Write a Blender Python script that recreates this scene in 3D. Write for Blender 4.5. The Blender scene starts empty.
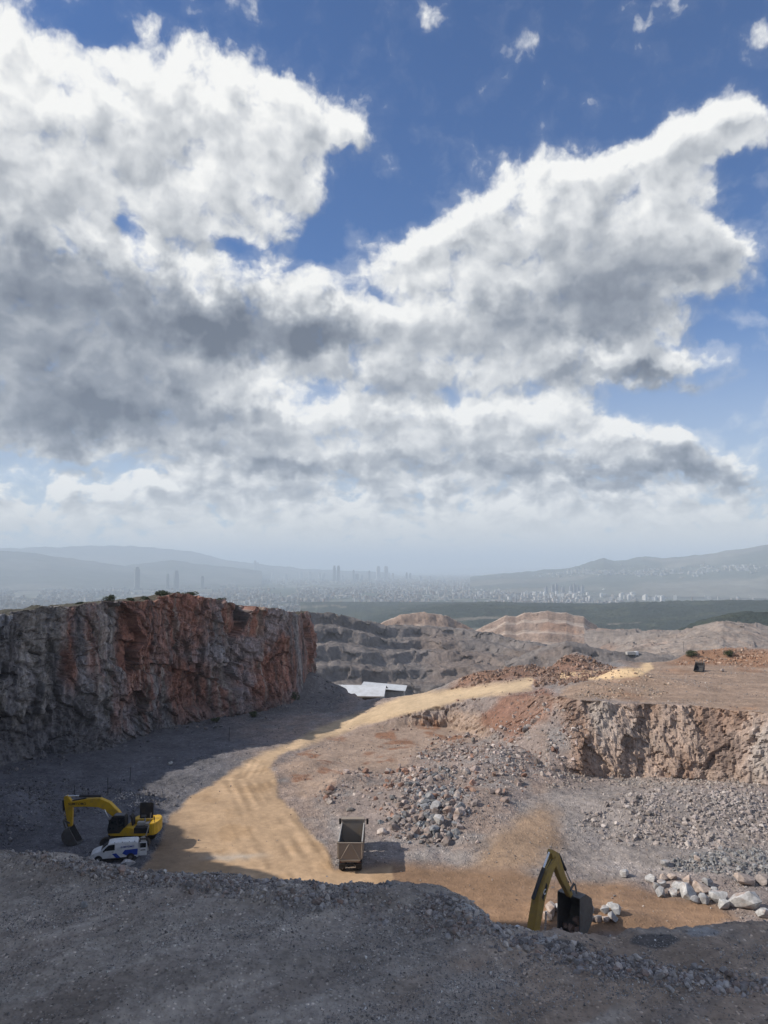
import bpy, bmesh, math, random
import numpy as np
from mathutils import Vector, Matrix

R = math.radians
random.seed(7)
rng = np.random.default_rng(11)
S = bpy.context.scene
COL = S.collection

# ------------------------------------------------------------------ camera
FPX, PITCH = 739.0, R(4.18)
cam = bpy.data.objects.new('camera', bpy.data.cameras.new('camera'))
COL.objects.link(cam)
S.camera = cam
cam.location = (0, 0, 0)
cam.rotation_euler = (R(90) + PITCH, 0, 0)
cam.data.sensor_fit = 'VERTICAL'
cam.data.sensor_height = 36.0
cam.data.lens = FPX / 1024 * 36.0
cam.data.clip_start, cam.data.clip_end = 0.5, 200000.0
S.render.resolution_x, S.render.resolution_y = 768, 1024
S.view_settings.view_transform = 'Standard'
S.view_settings.look = 'None'
S.view_settings.exposure = 0.0
S.view_settings.gamma = 1.0
S.view_settings.use_curve_mapping = False
S.render.engine = 'CYCLES'
S.cycles.use_denoising = True
S.cycles.max_bounces = 4
S.cycles.diffuse_bounces = 2
S.cycles.glossy_bounces = 2
S.cycles.volume_bounces = 1
S.cycles.transparent_max_bounces = 8
S.cycles.sample_clamp_indirect = 6.0
HAZE_DENSITY = 1.2e-4

# ------------------------------------------------------------------ sun + sky
SUN_AZ, SUN_EL = -93.0, 35.0          # degrees: azimuth from +Y (negative = left), elevation
sd = Vector((math.sin(R(SUN_AZ)) * math.cos(R(SUN_EL)), math.cos(R(SUN_AZ)) * math.cos(R(SUN_EL)), math.sin(R(SUN_EL))))
sun = bpy.data.objects.new('sun', bpy.data.lights.new('sun', 'SUN'))
COL.objects.link(sun)
sun.data.energy = 4.9
sun.data.angle = R(0.6)
sun.data.color = (1.0, 0.92, 0.81)
sun.rotation_euler = sd.to_track_quat('Z', 'Y').to_euler()
sun.location = sd * 300

world = bpy.data.worlds.new('World')
S.world = world
world.use_nodes = True
NT = world.node_tree
NT.nodes.clear()


class G:
    """tiny expression helper around a node tree"""
    def __init__(s, nt): s.nt = nt
    def n(s, t, **k):
        nd = s.nt.nodes.new(t)
        for a, b in k.items(): setattr(nd, a, b)
        return nd
    def put(s, sock, v):
        if hasattr(v, 'is_linked'): s.nt.links.new(v, sock)
        else: sock.default_value = v
    def m(s, op, a, b=0.0, c=0.0, clamp=False):
        nd = s.n('ShaderNodeMath', operation=op, use_clamp=clamp)
        for i, v in enumerate((a, b, c)):
            if i < len(nd.inputs): s.put(nd.inputs[i], v)
        return nd.outputs[0]
    def v(s, op, a, b=(0, 0, 0), sc=None, out=0):
        nd = s.n('ShaderNodeVectorMath', operation=op)
        s.put(nd.inputs[0], a)
        if op not in ('LENGTH', 'SCALE', 'NORMALIZE'): s.put(nd.inputs[1], b)
        if sc is not None: s.put(nd.inputs['Scale'], sc)
        return nd.outputs['Value'] if op in ('LENGTH', 'DOT_PRODUCT') else nd.outputs[0]
    def sm(s, x, a, b, lo=0.0, hi=1.0, kind='SMOOTHSTEP'):
        nd = s.n('ShaderNodeMapRange', interpolation_type=kind)
        for i, q in enumerate((x, a, b, lo, hi)): s.put(nd.inputs[i], q)
        return nd.outputs[0]
    def noise(s, vec, scale, detail=4, rough=.5, dist=0.0, dim='2D', out='Fac', lac=2.0):
        nd = s.n('ShaderNodeTexNoise', noise_dimensions=dim)
        s.put(nd.inputs['Vector'], vec)
        nd.inputs['Scale'].default_value = scale
        nd.inputs['Detail'].default_value = detail
        nd.inputs['Roughness'].default_value = rough
        nd.inputs['Lacunarity'].default_value = lac
        nd.inputs['Distortion'].default_value = dist
        return nd.outputs[out]
    def voro(s, vec, scale, detail=0, rough=.5, feat='F1', dim='2D', out='Distance', rand=1.0):
        nd = s.n('ShaderNodeTexVoronoi', voronoi_dimensions=dim, feature=feat)
        s.put(nd.inputs['Vector'], vec)
        nd.inputs['Scale'].default_value = scale
        if 'Detail' in nd.inputs: nd.inputs['Detail'].default_value = detail
        if 'Roughness' in nd.inputs: nd.inputs['Roughness'].default_value = rough
        if 'Randomness' in nd.inputs: nd.inputs['Randomness'].default_value = rand
        if 'Smoothness' in nd.inputs: nd.inputs['Smoothness'].default_value = .6
        return nd.outputs[out]
    def mix(s, f, a, b, mode='MIX'):
        nd = s.n('ShaderNodeMix', data_type='RGBA', blend_type=mode)
        s.put(nd.inputs[0], f)
        for i, q in ((6, a), (7, b)):
            if isinstance(q, tuple) and len(q) == 3: q = (*q, 1)
            s.put(nd.inputs[i], q)
        return nd.outputs[2]


def sky_deg(px, py):
    """a bearing and an elevation (degrees) for a point of the sky"""
    a, b = (px - 384) / FPX, (512 - py) / FPX
    y, z = math.cos(PITCH) - b * math.sin(PITCH), math.sin(PITCH) + b * math.cos(PITCH)
    return math.degrees(math.atan2(a, y)), math.degrees(math.atan2(z, math.hypot(a, y)))

# cloud banks: x, y, half width, half height, weight
COVER = [(20, 60, 75, 80, 1), (0, 150, 90, 80, 1), (95, 110, 60, 60, .8), (165, 85, 75, 52, 1), (235, 100, 65, 52, 1), (300, 120, 60, 42, .95), (352, 128, 42, 24, .7),
         (80, 190, 90, 60, 1), (190, 175, 75, 60, 1), (262, 180, 60, 50, .95), (310, 175, 34, 30, .5), (200, 240, 60, 36, .75), (270, 238, 34, 24, .6), (40, 260, 110, 60, 1.1),
         (70, 350, 170, 90, 1.3), (240, 320, 110, 56, 1.25), (325, 318, 40, 50, 1), (160, 420, 110, 38, 1.1), (-20, 410, 130, 60, 1.1), (250, 372, 70, 30, .9),
         (268, 425, 75, 34, .95), (230, 462, 70, 26, .9), (305, 455, 50, 30, .9),
         (356, 232, 24, 18, .62), (415, 240, 38, 20, .75), (385, 268, 40, 18, .7),
         (700, 130, 52, 34, 1), (748, 122, 40, 30, 1), (655, 165, 60, 34, .95), (585, 185, 75, 42, 1.1), (525, 205, 60, 42, 1.05), (470, 245, 60, 44, 1.1), (560, 265, 120, 66, 1.3), (665, 235, 75, 62, 1.2), (725, 262, 44, 34, .95),
         (440, 310, 80, 56, 1.2), (400, 345, 60, 40, 1.1), (620, 315, 90, 46, 1.2), (520, 345, 100, 44, 1.15), (595, 362, 52, 30, 1.05), (650, 372, 34, 20, .9), (694, 357, 40, 14, .85), (692, 386, 18, 11, .75),
         (400, 390, 90, 30, .55), (520, 392, 80, 24, .5), (330, 395, 40, 30, .45), (110, 470, 110, 20, .45), (400, 430, 75, 40, 1.1), (480, 440, 80, 36, 1.1), (545, 412, 56, 22, .95), (600, 440, 50, 32, 1), (655, 452, 70, 34, 1.15), (715, 470, 60, 20, 1), (560, 465, 120, 22, 1), (440, 468, 140, 22, 1),
         (60, 505, 220, 22, .8), (200, 490, 120, 22, .9), (400, 505, 260, 26, .95), (650, 510, 200, 26, .95), (100, 548, 300, 34, .8), (420, 545, 300, 34, .9), (720, 548, 260, 34, .9),
         (418, 14, 32, 22, .40), (520, 28, 34, 30, .34), (670, 8, 62, 22, .52), (752, 34, 34, 22, .46), (488, 158, 16, 9, .3), (748, 322, 24, 10, .55), (215, 6, 60, 14, .3), (140, 14, 40, 14, .25)]
HOLES = [(92, 22, 34, 24, .6), (88, 62, 14, 22, .35), (214, 92, 10, 26, .25), (236, 254, 24, 14, .55), (132, 216, 16, 26, .6), (325, 238, 22, 26, .7), (4, 168, 14, 16, .4), (340, 205, 24, 30, .4), (390, 215, 40, 26, .5),
         (85, 464, 100, 6, .25), (420, 394, 60, 6, .3), (318, 392, 26, 16, .45), (640, 340, 22, 10, .3), (560, 340, 30, 8, .25), (720, 330, 40, 14, .4), (670, 410, 60, 16, .6), (735, 200, 30, 14, .5)]
DARK = [(60, 330, 150, 80, .62), (150, 425, 120, 28, .6), (40, 415, 110, 34, .42), (262, 335, 100, 32, .95), (325, 325, 34, 34, .6), (190, 305, 70, 30, .4), (135, 395, 50, 26, .3), (110, 150, 70, 36, .24), (210, 130, 60, 30, .14), (20, 250, 70, 40, .35),
        (640, 290, 100, 44, .48), (540, 320, 130, 30, .36), (585, 250, 80, 30, .2), (620, 468, 110, 14, .62), (705, 478, 70, 11, .66), (430, 462, 120, 14, .42), (648, 380, 30, 12, .75), (692, 388, 20, 10, .75),
        (290, 468, 40, 14, .6), (245, 455, 50, 16, .3), (400, 378, 80, 12, .3), (590, 380, 60, 10, .4)]
LIGHT = [(170, 120, 210, 90, .30), (600, 200, 150, 60, .12), (400, 530, 500, 20, .3), (40, 80, 90, 60, .25), (230, 80, 110, 30, .22), (80, 245, 90, 16, .4), (230, 272, 60, 14, .35), (330, 280, 24, 14, .4), (285, 405, 60, 14, .45), (220, 440, 40, 10, .3), (590, 345, 34, 14, .45), (680, 298, 20, 12, .5), (695, 352, 34, 8, .4), (520, 190, 80, 16, .3), (420, 300, 40, 30, .3), (470, 415, 140, 12, .4), (640, 425, 70, 12, .45), (500, 300, 14, 10, .3), (100, 482, 90, 8, .4)]


def blob_sum(g, P, items, k=1.0):
    tot = None
    for q_i, (x, y, rx, ry, w) in enumerate(items):
        if q_i and q_i % 14 == 0:       # evaluate in batches: keeps the shader's memory small
            nx = g.v('MULTIPLY_ADD', tot, (1e-9, 1e-9, 1e-9)); g.put(nx.node.inputs[2], P); P = nx
        a, e = sky_deg(x, y)
        a2, e2 = sky_deg(x + rx, y)
        ra = max(abs(a2 - a), .3) * 1.25
        re = max(abs(sky_deg(x, y + ry)[1] - e), .3) * 1.25
        q = g.v('MULTIPLY_ADD', P, (1 / ra, 1 / re, 0))
        q.node.inputs[2].default_value = (-a / ra, -e / re, 0)
        d = g.v('LENGTH', q)
        f = g.sm(d, 1.15, .25, 0, w * k)
        tot = f if tot is None else g.m('ADD', tot, f)
    return tot


def cloud_group(fine):
    """cloud thickness for a place in the sky (bearing, elevation in degrees)"""
    gt = bpy.data.node_groups.new('cloud_thickness', 'ShaderNodeTree')
    gt.interface.new_socket('P', in_out='INPUT', socket_type='NodeSocketVector')
    gt.interface.new_socket('h', in_out='OUTPUT', socket_type='NodeSocketFloat')
    g = G(gt)
    gi, go = g.n('NodeGroupInput'), g.n('NodeGroupOutput')
    P = gi.outputs[0]
    w1 = g.v('SUBTRACT', g.noise(P, .16, 3, .55, out='Color'), (.5, .5, .5))
    Pw = g.v('ADD', P, g.v('SCALE', w1, sc=2.4))
    w2 = g.v('SUBTRACT', g.noise(P, .75, 3, .55, out='Color'), (.5, .5, .5))
    Pw2 = g.v('ADD', Pw, g.v('SCALE', w2, sc=1.0))
    cov = g.m('SUBTRACT', blob_sum(g, Pw2, COVER), blob_sum(g, Pw2, HOLES))
    cov = g.m('MINIMUM', cov, 1.25)
    # clouds outside the picture: broken cover
    sep = g.n('ShaderNodeSeparateXYZ'); g.put(sep.inputs[0], P)
    away = g.sm(g.m('ABSOLUTE', sep.outputs[0]), 34, 48)
    up = g.sm(sep.outputs[1], 44, 58)
    away = g.m('MAXIMUM', away, up)
    gen = g.sm(g.noise(P, .045, 3, .55), .40, .62)
    cov = g.m('ADD', cov, g.m('MULTIPLY', away, gen))
    # the low deck towards the horizon is finer
    Ps = g.v('MULTIPLY', Pw, (1, 1.25, 1))
    n1 = g.noise(Ps, .34, 9 if fine else 2.6, .54 if fine else .5)
    vb = g.voro(g.v('ADD', Ps, g.v('SCALE', w2, sc=1.6)), .34, 3 if fine else 1.6, .55, feat='SMOOTH_F1')
    bil = g.m('SUBTRACT', .55, vb)
    h = g.m('ADD', cov, g.m('MULTIPLY', g.m('SUBTRACT', n1, .5), 1.35))
    h = g.m('ADD', h, g.m('MULTIPLY', bil, .62))
    lowk = g.sm(sep.outputs[1], 13, 5)
    nlow = g.noise(g.v('MULTIPLY', Pw, (1, 1.9, 1)), .62, 7 if fine else 2.2, .55)
    h = g.m('ADD', h, g.m('MULTIPLY', lowk, g.m('MULTIPLY', g.m('SUBTRACT', nlow, .5), 1.7)))
    g.put(go.inputs[0], h)
    return gt


g = G(NT)
tc = g.n('ShaderNodeTexCoord')
D = tc.outputs['Generated']
sep = g.n('ShaderNodeSeparateXYZ'); g.put(sep.inputs[0], D)
az = g.m('MULTIPLY', g.m('ARCTAN2', sep.outputs[0], sep.outputs[1]), 180 / math.pi)
el = g.m('MULTIPLY', g.m('ARCSINE', sep.outputs[2]), 180 / math.pi)
comb = g.n('ShaderNodeCombineXYZ'); g.put(comb.inputs[0], az); g.put(comb.inputs[1], el)
P = comb.outputs[0]
CG, CGS = cloud_group(True), cloud_group(False)
def thick(P, cg):
    nd = g.n('ShaderNodeGroup', node_tree=cg); g.put(nd.inputs[0], P); return nd.outputs[0]
h0 = thick(P, CG)
hs = thick(P, CGS)
h1 = thick(g.v('ADD', P, (-.75, 1.15, 0)), CGS)        # towards the sun
dens = g.sm(h0, .12, .92)
veil = g.m('MULTIPLY', g.sm(h0, -.25, .5), g.sm(el, 34, 14, .05, .30))
dens = g.m('MAXIMUM', dens, veil)
low = g.sm(el, 3.2, .3)
dens = g.m('MAXIMUM', dens, low)
w = g.v('SCALE', g.v('SUBTRACT', g.noise(P, .22, 4, .6, out='Color'), (.5, .5, .5)), sc=6.5)
Pd = g.v('ADD', P, w)
dark = g.m('SUBTRACT', blob_sum(g, Pd, DARK), blob_sum(g, Pd, LIGHT, .8))
shade = g.sm(hs, .55, 1.9, 0, .34)
shade = g.m('ADD', shade, g.m('MULTIPLY', dark, .60))
rim1 = g.m('MULTIPLY', g.m('SUBTRACT', h1, hs), .44)
rim2 = g.m('MULTIPLY', g.m('SUBTRACT', h0, hs), -.16)
shade = g.m('ADD', shade, g.m('ADD', rim1, rim2))
shade = g.m('ADD', shade, g.m('MULTIPLY', g.m('SUBTRACT', g.noise(P, .42, 4, .5), .5), .11))
shade = g.m('ADD', shade, .12)
ramp = g.n('ShaderNodeValToRGB')
g.put(ramp.inputs[0], shade)
e = ramp.color_ramp.elements
e[0].position, e[0].color = 0.0, (.96, .96, .94, 1)
e[1].position, e[1].color = 1.0, (.125, .15, .20, 1)
for pos, c in ((.16, (.74, .755, .77)), (.36, (.49, .515, .55)), (.64, (.27, .30, .355))):
    q = e.new(pos); q.color = (*c, 1)
sky = g.n('ShaderNodeTexSky', sky_type='NISHITA')
sky.sun_disc = False
sky.sun_elevation = R(SUN_EL)
sky.sun_rotation = R(SUN_AZ)
sky.altitude = 300
sky.air_density = 1.0
sky.dust_density = .4
sky.ozone_density = 1.6
SKY_K = .115
skyc = g.mix(1.0, sky.outputs[0], (SKY_K * .38, SKY_K * .66, SKY_K * 1.02), 'MULTIPLY')
skyc = g.mix(g.sm(el, 20, 3, 0, .62), skyc, (.62, .68, .74))
cl = g.mix(g.sm(el, 6.0, 1.2), ramp.outputs[0], (.80, .79, .74))
out = g.mix(dens, skyc, cl)
# the Background strength stays in the daylight range: colours above are divided by it
BG = .12
out = g.mix(1.0, out, (1 / BG,) * 3, 'MULTIPLY')
bgn = g.n('ShaderNodeBackground')
g.put(bgn.inputs[0], out); bgn.inputs[1].default_value = BG
wo = g.n('ShaderNodeOutputWorld'); g.put(wo.inputs[0], bgn.outputs[0])
world.cycles.sampling_method = 'MANUAL'
world.cycles.sample_map_resolution = 256

# ------------------------------------------------------------------ numeric helpers
def _hash(ix, iy, iz, seed):
    h = (ix.astype(np.uint32) * np.uint32(374761393) + iy.astype(np.uint32) * np.uint32(668265263)
         + iz.astype(np.uint32) * np.uint32(2147483647) + np.uint32((seed * 974634631) % 4294967296))
    h = (h ^ (h >> np.uint32(13))) * np.uint32(1274126177)
    h = (h ^ (h >> np.uint32(16))) * np.uint32(2246822519)
    return (h ^ (h >> np.uint32(15))).astype(np.float64) / 4294967295.0


def vnoise(x, y, z=0.0, seed=0):
    x, y, z = np.broadcast_arrays(np.asarray(x, float), np.asarray(y, float), np.asarray(z, float))
    fx, fy, fz = np.floor(x), np.floor(y), np.floor(z)
    ix, iy, iz = fx.astype(np.int64), fy.astype(np.int64), fz.astype(np.int64)
    tx, ty, tz = x - fx, y - fy, z - fz
    tx, ty, tz = (t * t * t * (t * (t * 6 - 15) + 10) for t in (tx, ty, tz))
    r = 0
    for a in (0, 1):
        wx = tx if a else 1 - tx
        for b in (0, 1):
            wy = ty if b else 1 - ty
            for c in (0, 1):
                wz = tz if c else 1 - tz
                r = r + wx * wy * wz * _hash(ix + a, iy + b, iz + c, seed)
    return r * 2 - 1


def fbm(x, y, z=0.0, oct=4, seed=0, gain=.5, ridge=False):
    t, a, n = 0, 1.0, 0.0
    for k in range(oct):
        f = 2.03 ** k
        v = vnoise(np.asarray(x) * f + 17.3 * k, np.asarray(y) * f - 9.1 * k, np.asarray(z) * f, seed + k)
        if ridge: v = 1 - 2 * np.abs(v)
        t = t + a * v; n += a; a *= gain
    return t / n


def facets(x, y, z, seed=0, tilt=1.0):
    """broken rock: every cell of a cellular pattern is its own tilted plane; returns (offset, closeness to a joint)"""
    x, y, z = np.broadcast_arrays(np.asarray(x, float), np.asarray(y, float), np.asarray(z, float))
    ix, iy, iz = (np.floor(q).astype(np.int64) for q in (x, y, z))
    f1 = np.full(x.shape, 9.0); f2 = np.full(x.shape, 9.0); off = np.zeros(x.shape)
    for a in (-1, 0, 1):
        for b in (-1, 0, 1):
            for c in (-1, 0, 1):
                jx, jy, jz = ix + a, iy + b, iz + c
                r = [_hash(jx, jy, jz, seed + q) for q in range(6)]
                dx, dy, dz = x - jx - r[0], y - jy - r[1], z - jz - r[2]
                d = dx * dx + dy * dy + dz * dz
                new = d < f1
                v = (r[3] - .5) + tilt * ((r[4] - .5) * 1.6 * dx + (r[5] - .5) * 1.6 * dz + (r[3] * 7 % 1 - .5) * 1.6 * dy)
                f2 = np.where(new, f1, np.minimum(f2, d)); off = np.where(new, v, off); f1 = np.where(new, d, f1)
    return off, sstep(np.sqrt(f2) - np.sqrt(f1), .12, 0)


def sstep(x, a, b):
    t = np.clip((np.asarray(x, float) - a) / (b - a), 0, 1)
    return t * t * (3 - 2 * t)


cp, sp = math.cos(PITCH), math.sin(PITCH)
def ray(px, py):
    a, b = (px - 384) / FPX, (512 - py) / FPX
    return np.array([a, cp - b * sp, sp + b * cp])
def at(px, py, z):
    """the place seen along this bearing at height z"""
    d = ray(px, py); return d * (z / d[2])
def at_r(px, py, r):
    """the place seen along this bearing at ground distance r"""
    d = ray(px, py); return d * (r / math.hypot(d[0], d[1]))
def proj(x, y, z):
    dz = y * cp + z * sp
    return 384 + FPX * x / dz, 512 - FPX * (-y * sp + z * cp) / dz


def poly_sd(px, py, poly):
    """signed distance to a polygon, positive inside"""
    poly = np.asarray(poly, float)
    d2 = np.full(px.shape, 1e18); ins = np.zeros(px.shape, bool)
    for (x0, y0), (x1, y1) in zip(poly, np.roll(poly, -1, 0)):
        ex, ey = x1 - x0, y1 - y0
        t = np.clip(((px - x0) * ex + (py - y0) * ey) / (ex * ex + ey * ey + 1e-9), 0, 1)
        d2 = np.minimum(d2, (px - x0 - t * ex) ** 2 + (py - y0 - t * ey) ** 2)
        c = (y0 > py) != (y1 > py)
        ins ^= c & (px < (x1 - x0) * (py - y0) / (y1 - y0 + 1e-12) + x0)
    d = np.sqrt(d2)
    return np.where(ins, d, -d)


def grid_mesh(name, X, Y, Z, col=None, mat=None, kind='structure', smooth=True, flip=False, loose=None):
    n, m = X.shape
    me = bpy.data.meshes.new(name)
    co = np.stack([X, Y, Z], -1).reshape(-1, 3).astype(np.float32)
    i = np.arange(n * m).reshape(n, m)
    q = np.stack([i[:-1, :-1], i[:-1, 1:], i[1:, 1:], i[1:, :-1]], -1).reshape(-1, 4)
    if flip: q = q[:, ::-1]
    set_mesh(me, co, q, smooth)
    if col is not None: set_col(me, col.reshape(-1, 3), 1.0 if loose is None else loose.ravel())
    o = bpy.data.objects.new(name, me); COL.objects.link(o)
    if mat: me.materials.append(mat)
    if kind: o['kind'] = kind
    return o


def set_mesh(me, co, faces, smooth=False):
    faces = np.asarray(faces, np.int32); k = faces.shape[1]
    me.vertices.add(len(co)); me.vertices.foreach_set('co', np.asarray(co, np.float32).ravel())
    me.loops.add(faces.size); me.loops.foreach_set('vertex_index', faces.ravel())
    me.polygons.add(len(faces))
    me.polygons.foreach_set('loop_start', np.arange(0, faces.size, k, dtype=np.int32))
    me.polygons.foreach_set('use_smooth', np.full(len(faces), smooth))
    me.update(calc_edges=True)


def set_col(me, rgb, loose=1.0):
    a = me.attributes.new('albedo', 'FLOAT_COLOR', 'POINT')
    v = np.ones((len(rgb), 4), np.float32); v[:, :3] = np.clip(rgb, 0.004, .9); v[:, 3] = loose
    a.data.foreach_set('color', v.ravel())


def new_mat(name):
    m = bpy.data.materials.new(name); m.use_nodes = True
    nt = m.node_tree; b = nt.nodes['Principled BSDF']
    return m, G(nt), b


def earth_mat(name, scale, bump, speck=0.0, rough=.95, stone=0.0, dist=.25):
    """mineral surface: the colour field of the mesh broken up by grain, chips and bumps"""
    m, g, b = new_mat(name)
    at_ = g.n('ShaderNodeAttribute', attribute_name='albedo')
    geo = g.n('ShaderNodeNewGeometry')
    Pn = geo.outputs['Position']
    n1 = g.noise(Pn, scale, 8, .65, dim='3D')
    n2 = g.noise(Pn, scale * .13, 4, .6, dim='3D')
    f = g.m('MULTIPLY', g.sm(n1, .25, .75, .74, 1.26), g.sm(n2, .3, .7, .84, 1.16))
    al = at_.outputs['Alpha']
    f = g.mix_f(al, g.m('ADD', g.m('MULTIPLY', f, .45), .55), f)
    c = g.mix(1.0, at_.outputs['Color'], (1, 1, 1), 'MULTIPLY')
    cc = g.n('ShaderNodeVectorMath', operation='SCALE'); g.put(cc.inputs[0], c); g.put(cc.inputs['Scale'], f)
    col = cc.outputs[0]
    hgt = g.m('MULTIPLY', n1, 1.0)
    if speck:
        vn = g.n('ShaderNodeTexVoronoi', voronoi_dimensions='3D'); g.put(vn.inputs['Vector'], Pn); vn.inputs['Scale'].default_value = speck
        chip = g.m('MULTIPLY', g.sm(vn.outputs['Distance'], .46, .26), g.sm(g.noise(Pn, speck * .35, 3, .6, dim='3D'), .44, .58))
        sv = g.n('ShaderNodeSeparateColor'); g.put(sv.inputs[0], vn.outputs['Color'])
        val = g.sm(sv.outputs[0], 0, 1, .45, 2.1, 'LINEAR')
        chip = g.m('MULTIPLY', chip, al); c2 = g.n('ShaderNodeVectorMath', operation='SCALE'); g.put(c2.inputs[0], col); g.put(c2.inputs['Scale'], g.mix_f(chip, 1.0, val))
        col = c2.outputs[0]
        hgt = g.m('ADD', hgt, g.m('MULTIPLY', g.sm(vn.outputs['Distance'], .5, .0), stone))
    g.put(b.inputs['Base Color'], col)
    b.inputs['Roughness'].default_value = rough
    b.inputs['Specular IOR Level'].default_value = .25
    bp = g.n('ShaderNodeBump'); bp.inputs['Strength'].default_value = bump; bp.inputs['Distance'].default_value = dist
    g.put(bp.inputs['Height'], g.m('MULTIPLY', hgt, g.m('ADD', g.m('MULTIPLY', al, .85), .15))); g.put(b.inputs['Normal'], bp.outputs[0])
    return m
def _mix_f(s, f, a, b):
    nd = s.n('ShaderNodeMix', data_type='FLOAT'); s.put(nd.inputs[0], f); s.put(nd.inputs[2], a); s.put(nd.inputs[3], b); return nd.outputs[0]
G.mix_f = _mix_f

# ------------------------------------------------------------------ the quarry ground
EDGE = [(-260, 836), (-120, 843), (0, 853), (60, 859), (100, 866), (150, 873), (250, 881), (330, 885), (390, 883), (440, 889), (470, 905), (492, 921), (540, 927), (600, 931), (700, 925), (768, 921), (900, 914), (1060, 908)]
#        column: base of slope (py, z), top of slope (py, z), far lip (py, z)
PROF = {-260: ((790, -28), (770, -28), (700, -28)), 0: ((745, -28), (735, -28), (690, -28)), 200: ((740, -28), (725, -28), (688, -28)),
        300: ((738, -28), (722, -28), (686, -28)), 335: ((737, -28), (723, -27.9), (690, -28)), 365: ((735, -27.9), (721, -27), (702, -26.9)), 400: ((729, -27.6), (712, -25.3), (699, -25)),
        450: ((727, -27.3), (703, -23.6), (692, -23.4)), 500: ((745, -26.5), (694, -21.2), (684, -21)), 550: ((772, -27), (698, -19.8), (676, -19.6)),
        575: ((776, -27.6), (701, -19.2), (671, -19.2)),
        600: ((777, -28), (702, -19), (667, -19)), 650: ((777, -28), (703, -19), (663, -18.8)), 700: ((781, -28), (706, -19), (661, -18.6)),
        768: ((793, -28), (714, -19), (661, -18.6)), 900: ((812, -28), (725, -19), (664, -18.6)), 1060: ((830, -28), (740, -19), (668, -18.6))}
ZB = -20.0
e_pts = np.array([at(x, y, ZB) for x, y in EDGE])
e_az, e_r = np.arctan2(e_pts[:, 0], e_pts[:, 1]), np.hypot(e_pts[:, 0], e_pts[:, 1])
knots = []
for k in range(3):
    p = np.array([at(c, v[k][0], v[k][1]) for c, v in PROF.items()])
    knots.append((np.arctan2(p[:, 0], p[:, 1]), np.hypot(p[:, 0], p[:, 1]), p[:, 2]))


def gauss(X, Y, px, py, z, sx, sy, h, rot=0.0):
    c = at(px, py, z); dx, dy = X - c[0], Y - c[1]
    ca, sa = math.cos(rot), math.sin(rot)
    u, v = (dx * ca + dy * sa) / sx, (-dx * sa + dy * ca) / sy
    return h * np.exp(-(u * u + v * v))

MOUNDS = [(450, 815, -27.5, 8, 5, 2.0, .5), (400, 800, -27.8, 5, 3.5, 1.0, .3), (345, 785, -28, 4, 2.2, 1.1, .4), (470, 775, -27.3, 9, 7, 1.6, .6), (520, 745, -25, 8, 6, .8, .6),
          (680, 818, -28, 12, 5.5, 1.7, -.1), (610, 812, -28, 5, 4, .7, 0), (740, 800, -28, 8, 6, 1.4, 0), (720, 862, -28, 8, 2.6, .9, 0),
          (505, 677, -21, 8, 4, 4.2, 0), (540, 671, -20.2, 8, 4, 3.4, 0), (472, 684, -23, 6, 3.5, 2.6, 0), (575, 669, -19.4, 5, 3.5, 2.0, 0), (580, 690, -19.2, 6, 3, .7, 0),
          (625, 681, -19, 3.6, 3.2, 2.3, 0), (655, 684, -19, 4.5, 2.5, .9, 0), (600, 690, -19, 5, 3, .7, 0),
          (690, 660, -19, 4, 2.4, 1.7, 0), (725, 660, -19, 7, 2.6, 2.3, 0), (765, 661, -19, 8, 3, 2.0, 0), (800, 664, -19, 9, 3, 2.1, 0), (620, 664, -19, 3, 2, .8, 0),
          (6, 826, -28, 4.5, 4, 2.0, 0), (-60, 815, -28, 8, 6, 3.5, 0), (60, 808, -28, 8, 3, .5, 0), (125, 803, -28, 4, 1.8, .7, 0), (310, 768, -28, 3.5, 2.6, .9, .3),
          (308, 692, -28, 6, 5, 4.0, .9), (300, 697, -28, 6, 3, 1.8, .9), (605, 922, -28, 3.5, 1.6, .9, 0), (548, 914, -28, 1.6, 1.2, .7, 0),
          (740, 900, -28, 4, 2, .3, 0)]

nA = 760
azs = np.linspace(R(-44), R(44), nA)
rs = np.concatenate([np.arange(16, 30, .35), np.arange(30, 66, .11), np.arange(66, 88, .2), np.arange(88, 92, .2), np.arange(92, 117, .07), np.arange(117, 146, .22), np.arange(146, 300, .8)])
A_, R_ = np.meshgrid(azs, rs)
GX, GY = R_ * np.sin(A_), R_ * np.cos(A_)
GZ = np.zeros_like(R_)
er = np.interp(azs, e_az, e_r)
wob = fbm(azs * 55, azs * 0, oct=4, seed=5) * .8
steep_edge = np.interp(azs, [e_az[9], e_az[11], e_az[14], e_az[16]], [5.5, 1.8, 1.8, 4.0])
for j in range(nA):
    kr = [np.interp(azs[j], k[0], k[1]) for k in knots]; kz = [np.interp(azs[j], k[0], k[2]) for k in knots]
    e0 = er[j] + wob[j]
    pts = [(10, ZB - .6), (30, ZB), (e0, ZB), (e0 + steep_edge[j], -27.7), (e0 + steep_edge[j] + 3, -28)]
    for r, z in zip(kr, kz): pts.append((max(r, pts[-1][0] + .35), z))
    rl = pts[-1][0]
    pts += [(rl + 4, kz[2] - .3), (rl + 34, -47), (300, -52)]
    a = np.array(pts); GZ[:, j] = np.interp(rs, a[:, 0], a[:, 1])
EX2 = at_r(551.5, 842, 57.0)[:2] - 3.2 * np.array([math.sin(R(46)), math.cos(R(46))])      # a hollow under the bench where a machine works
GZ -= 1.25 * np.exp(-(((GX - EX2[0]) ** 2 + (GY - EX2[1]) ** 2) / 16)) * sstep(R_, er + .5, er + 3)
for mnd in MOUNDS: GZ += gauss(GX, GY, *mnd)
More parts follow.
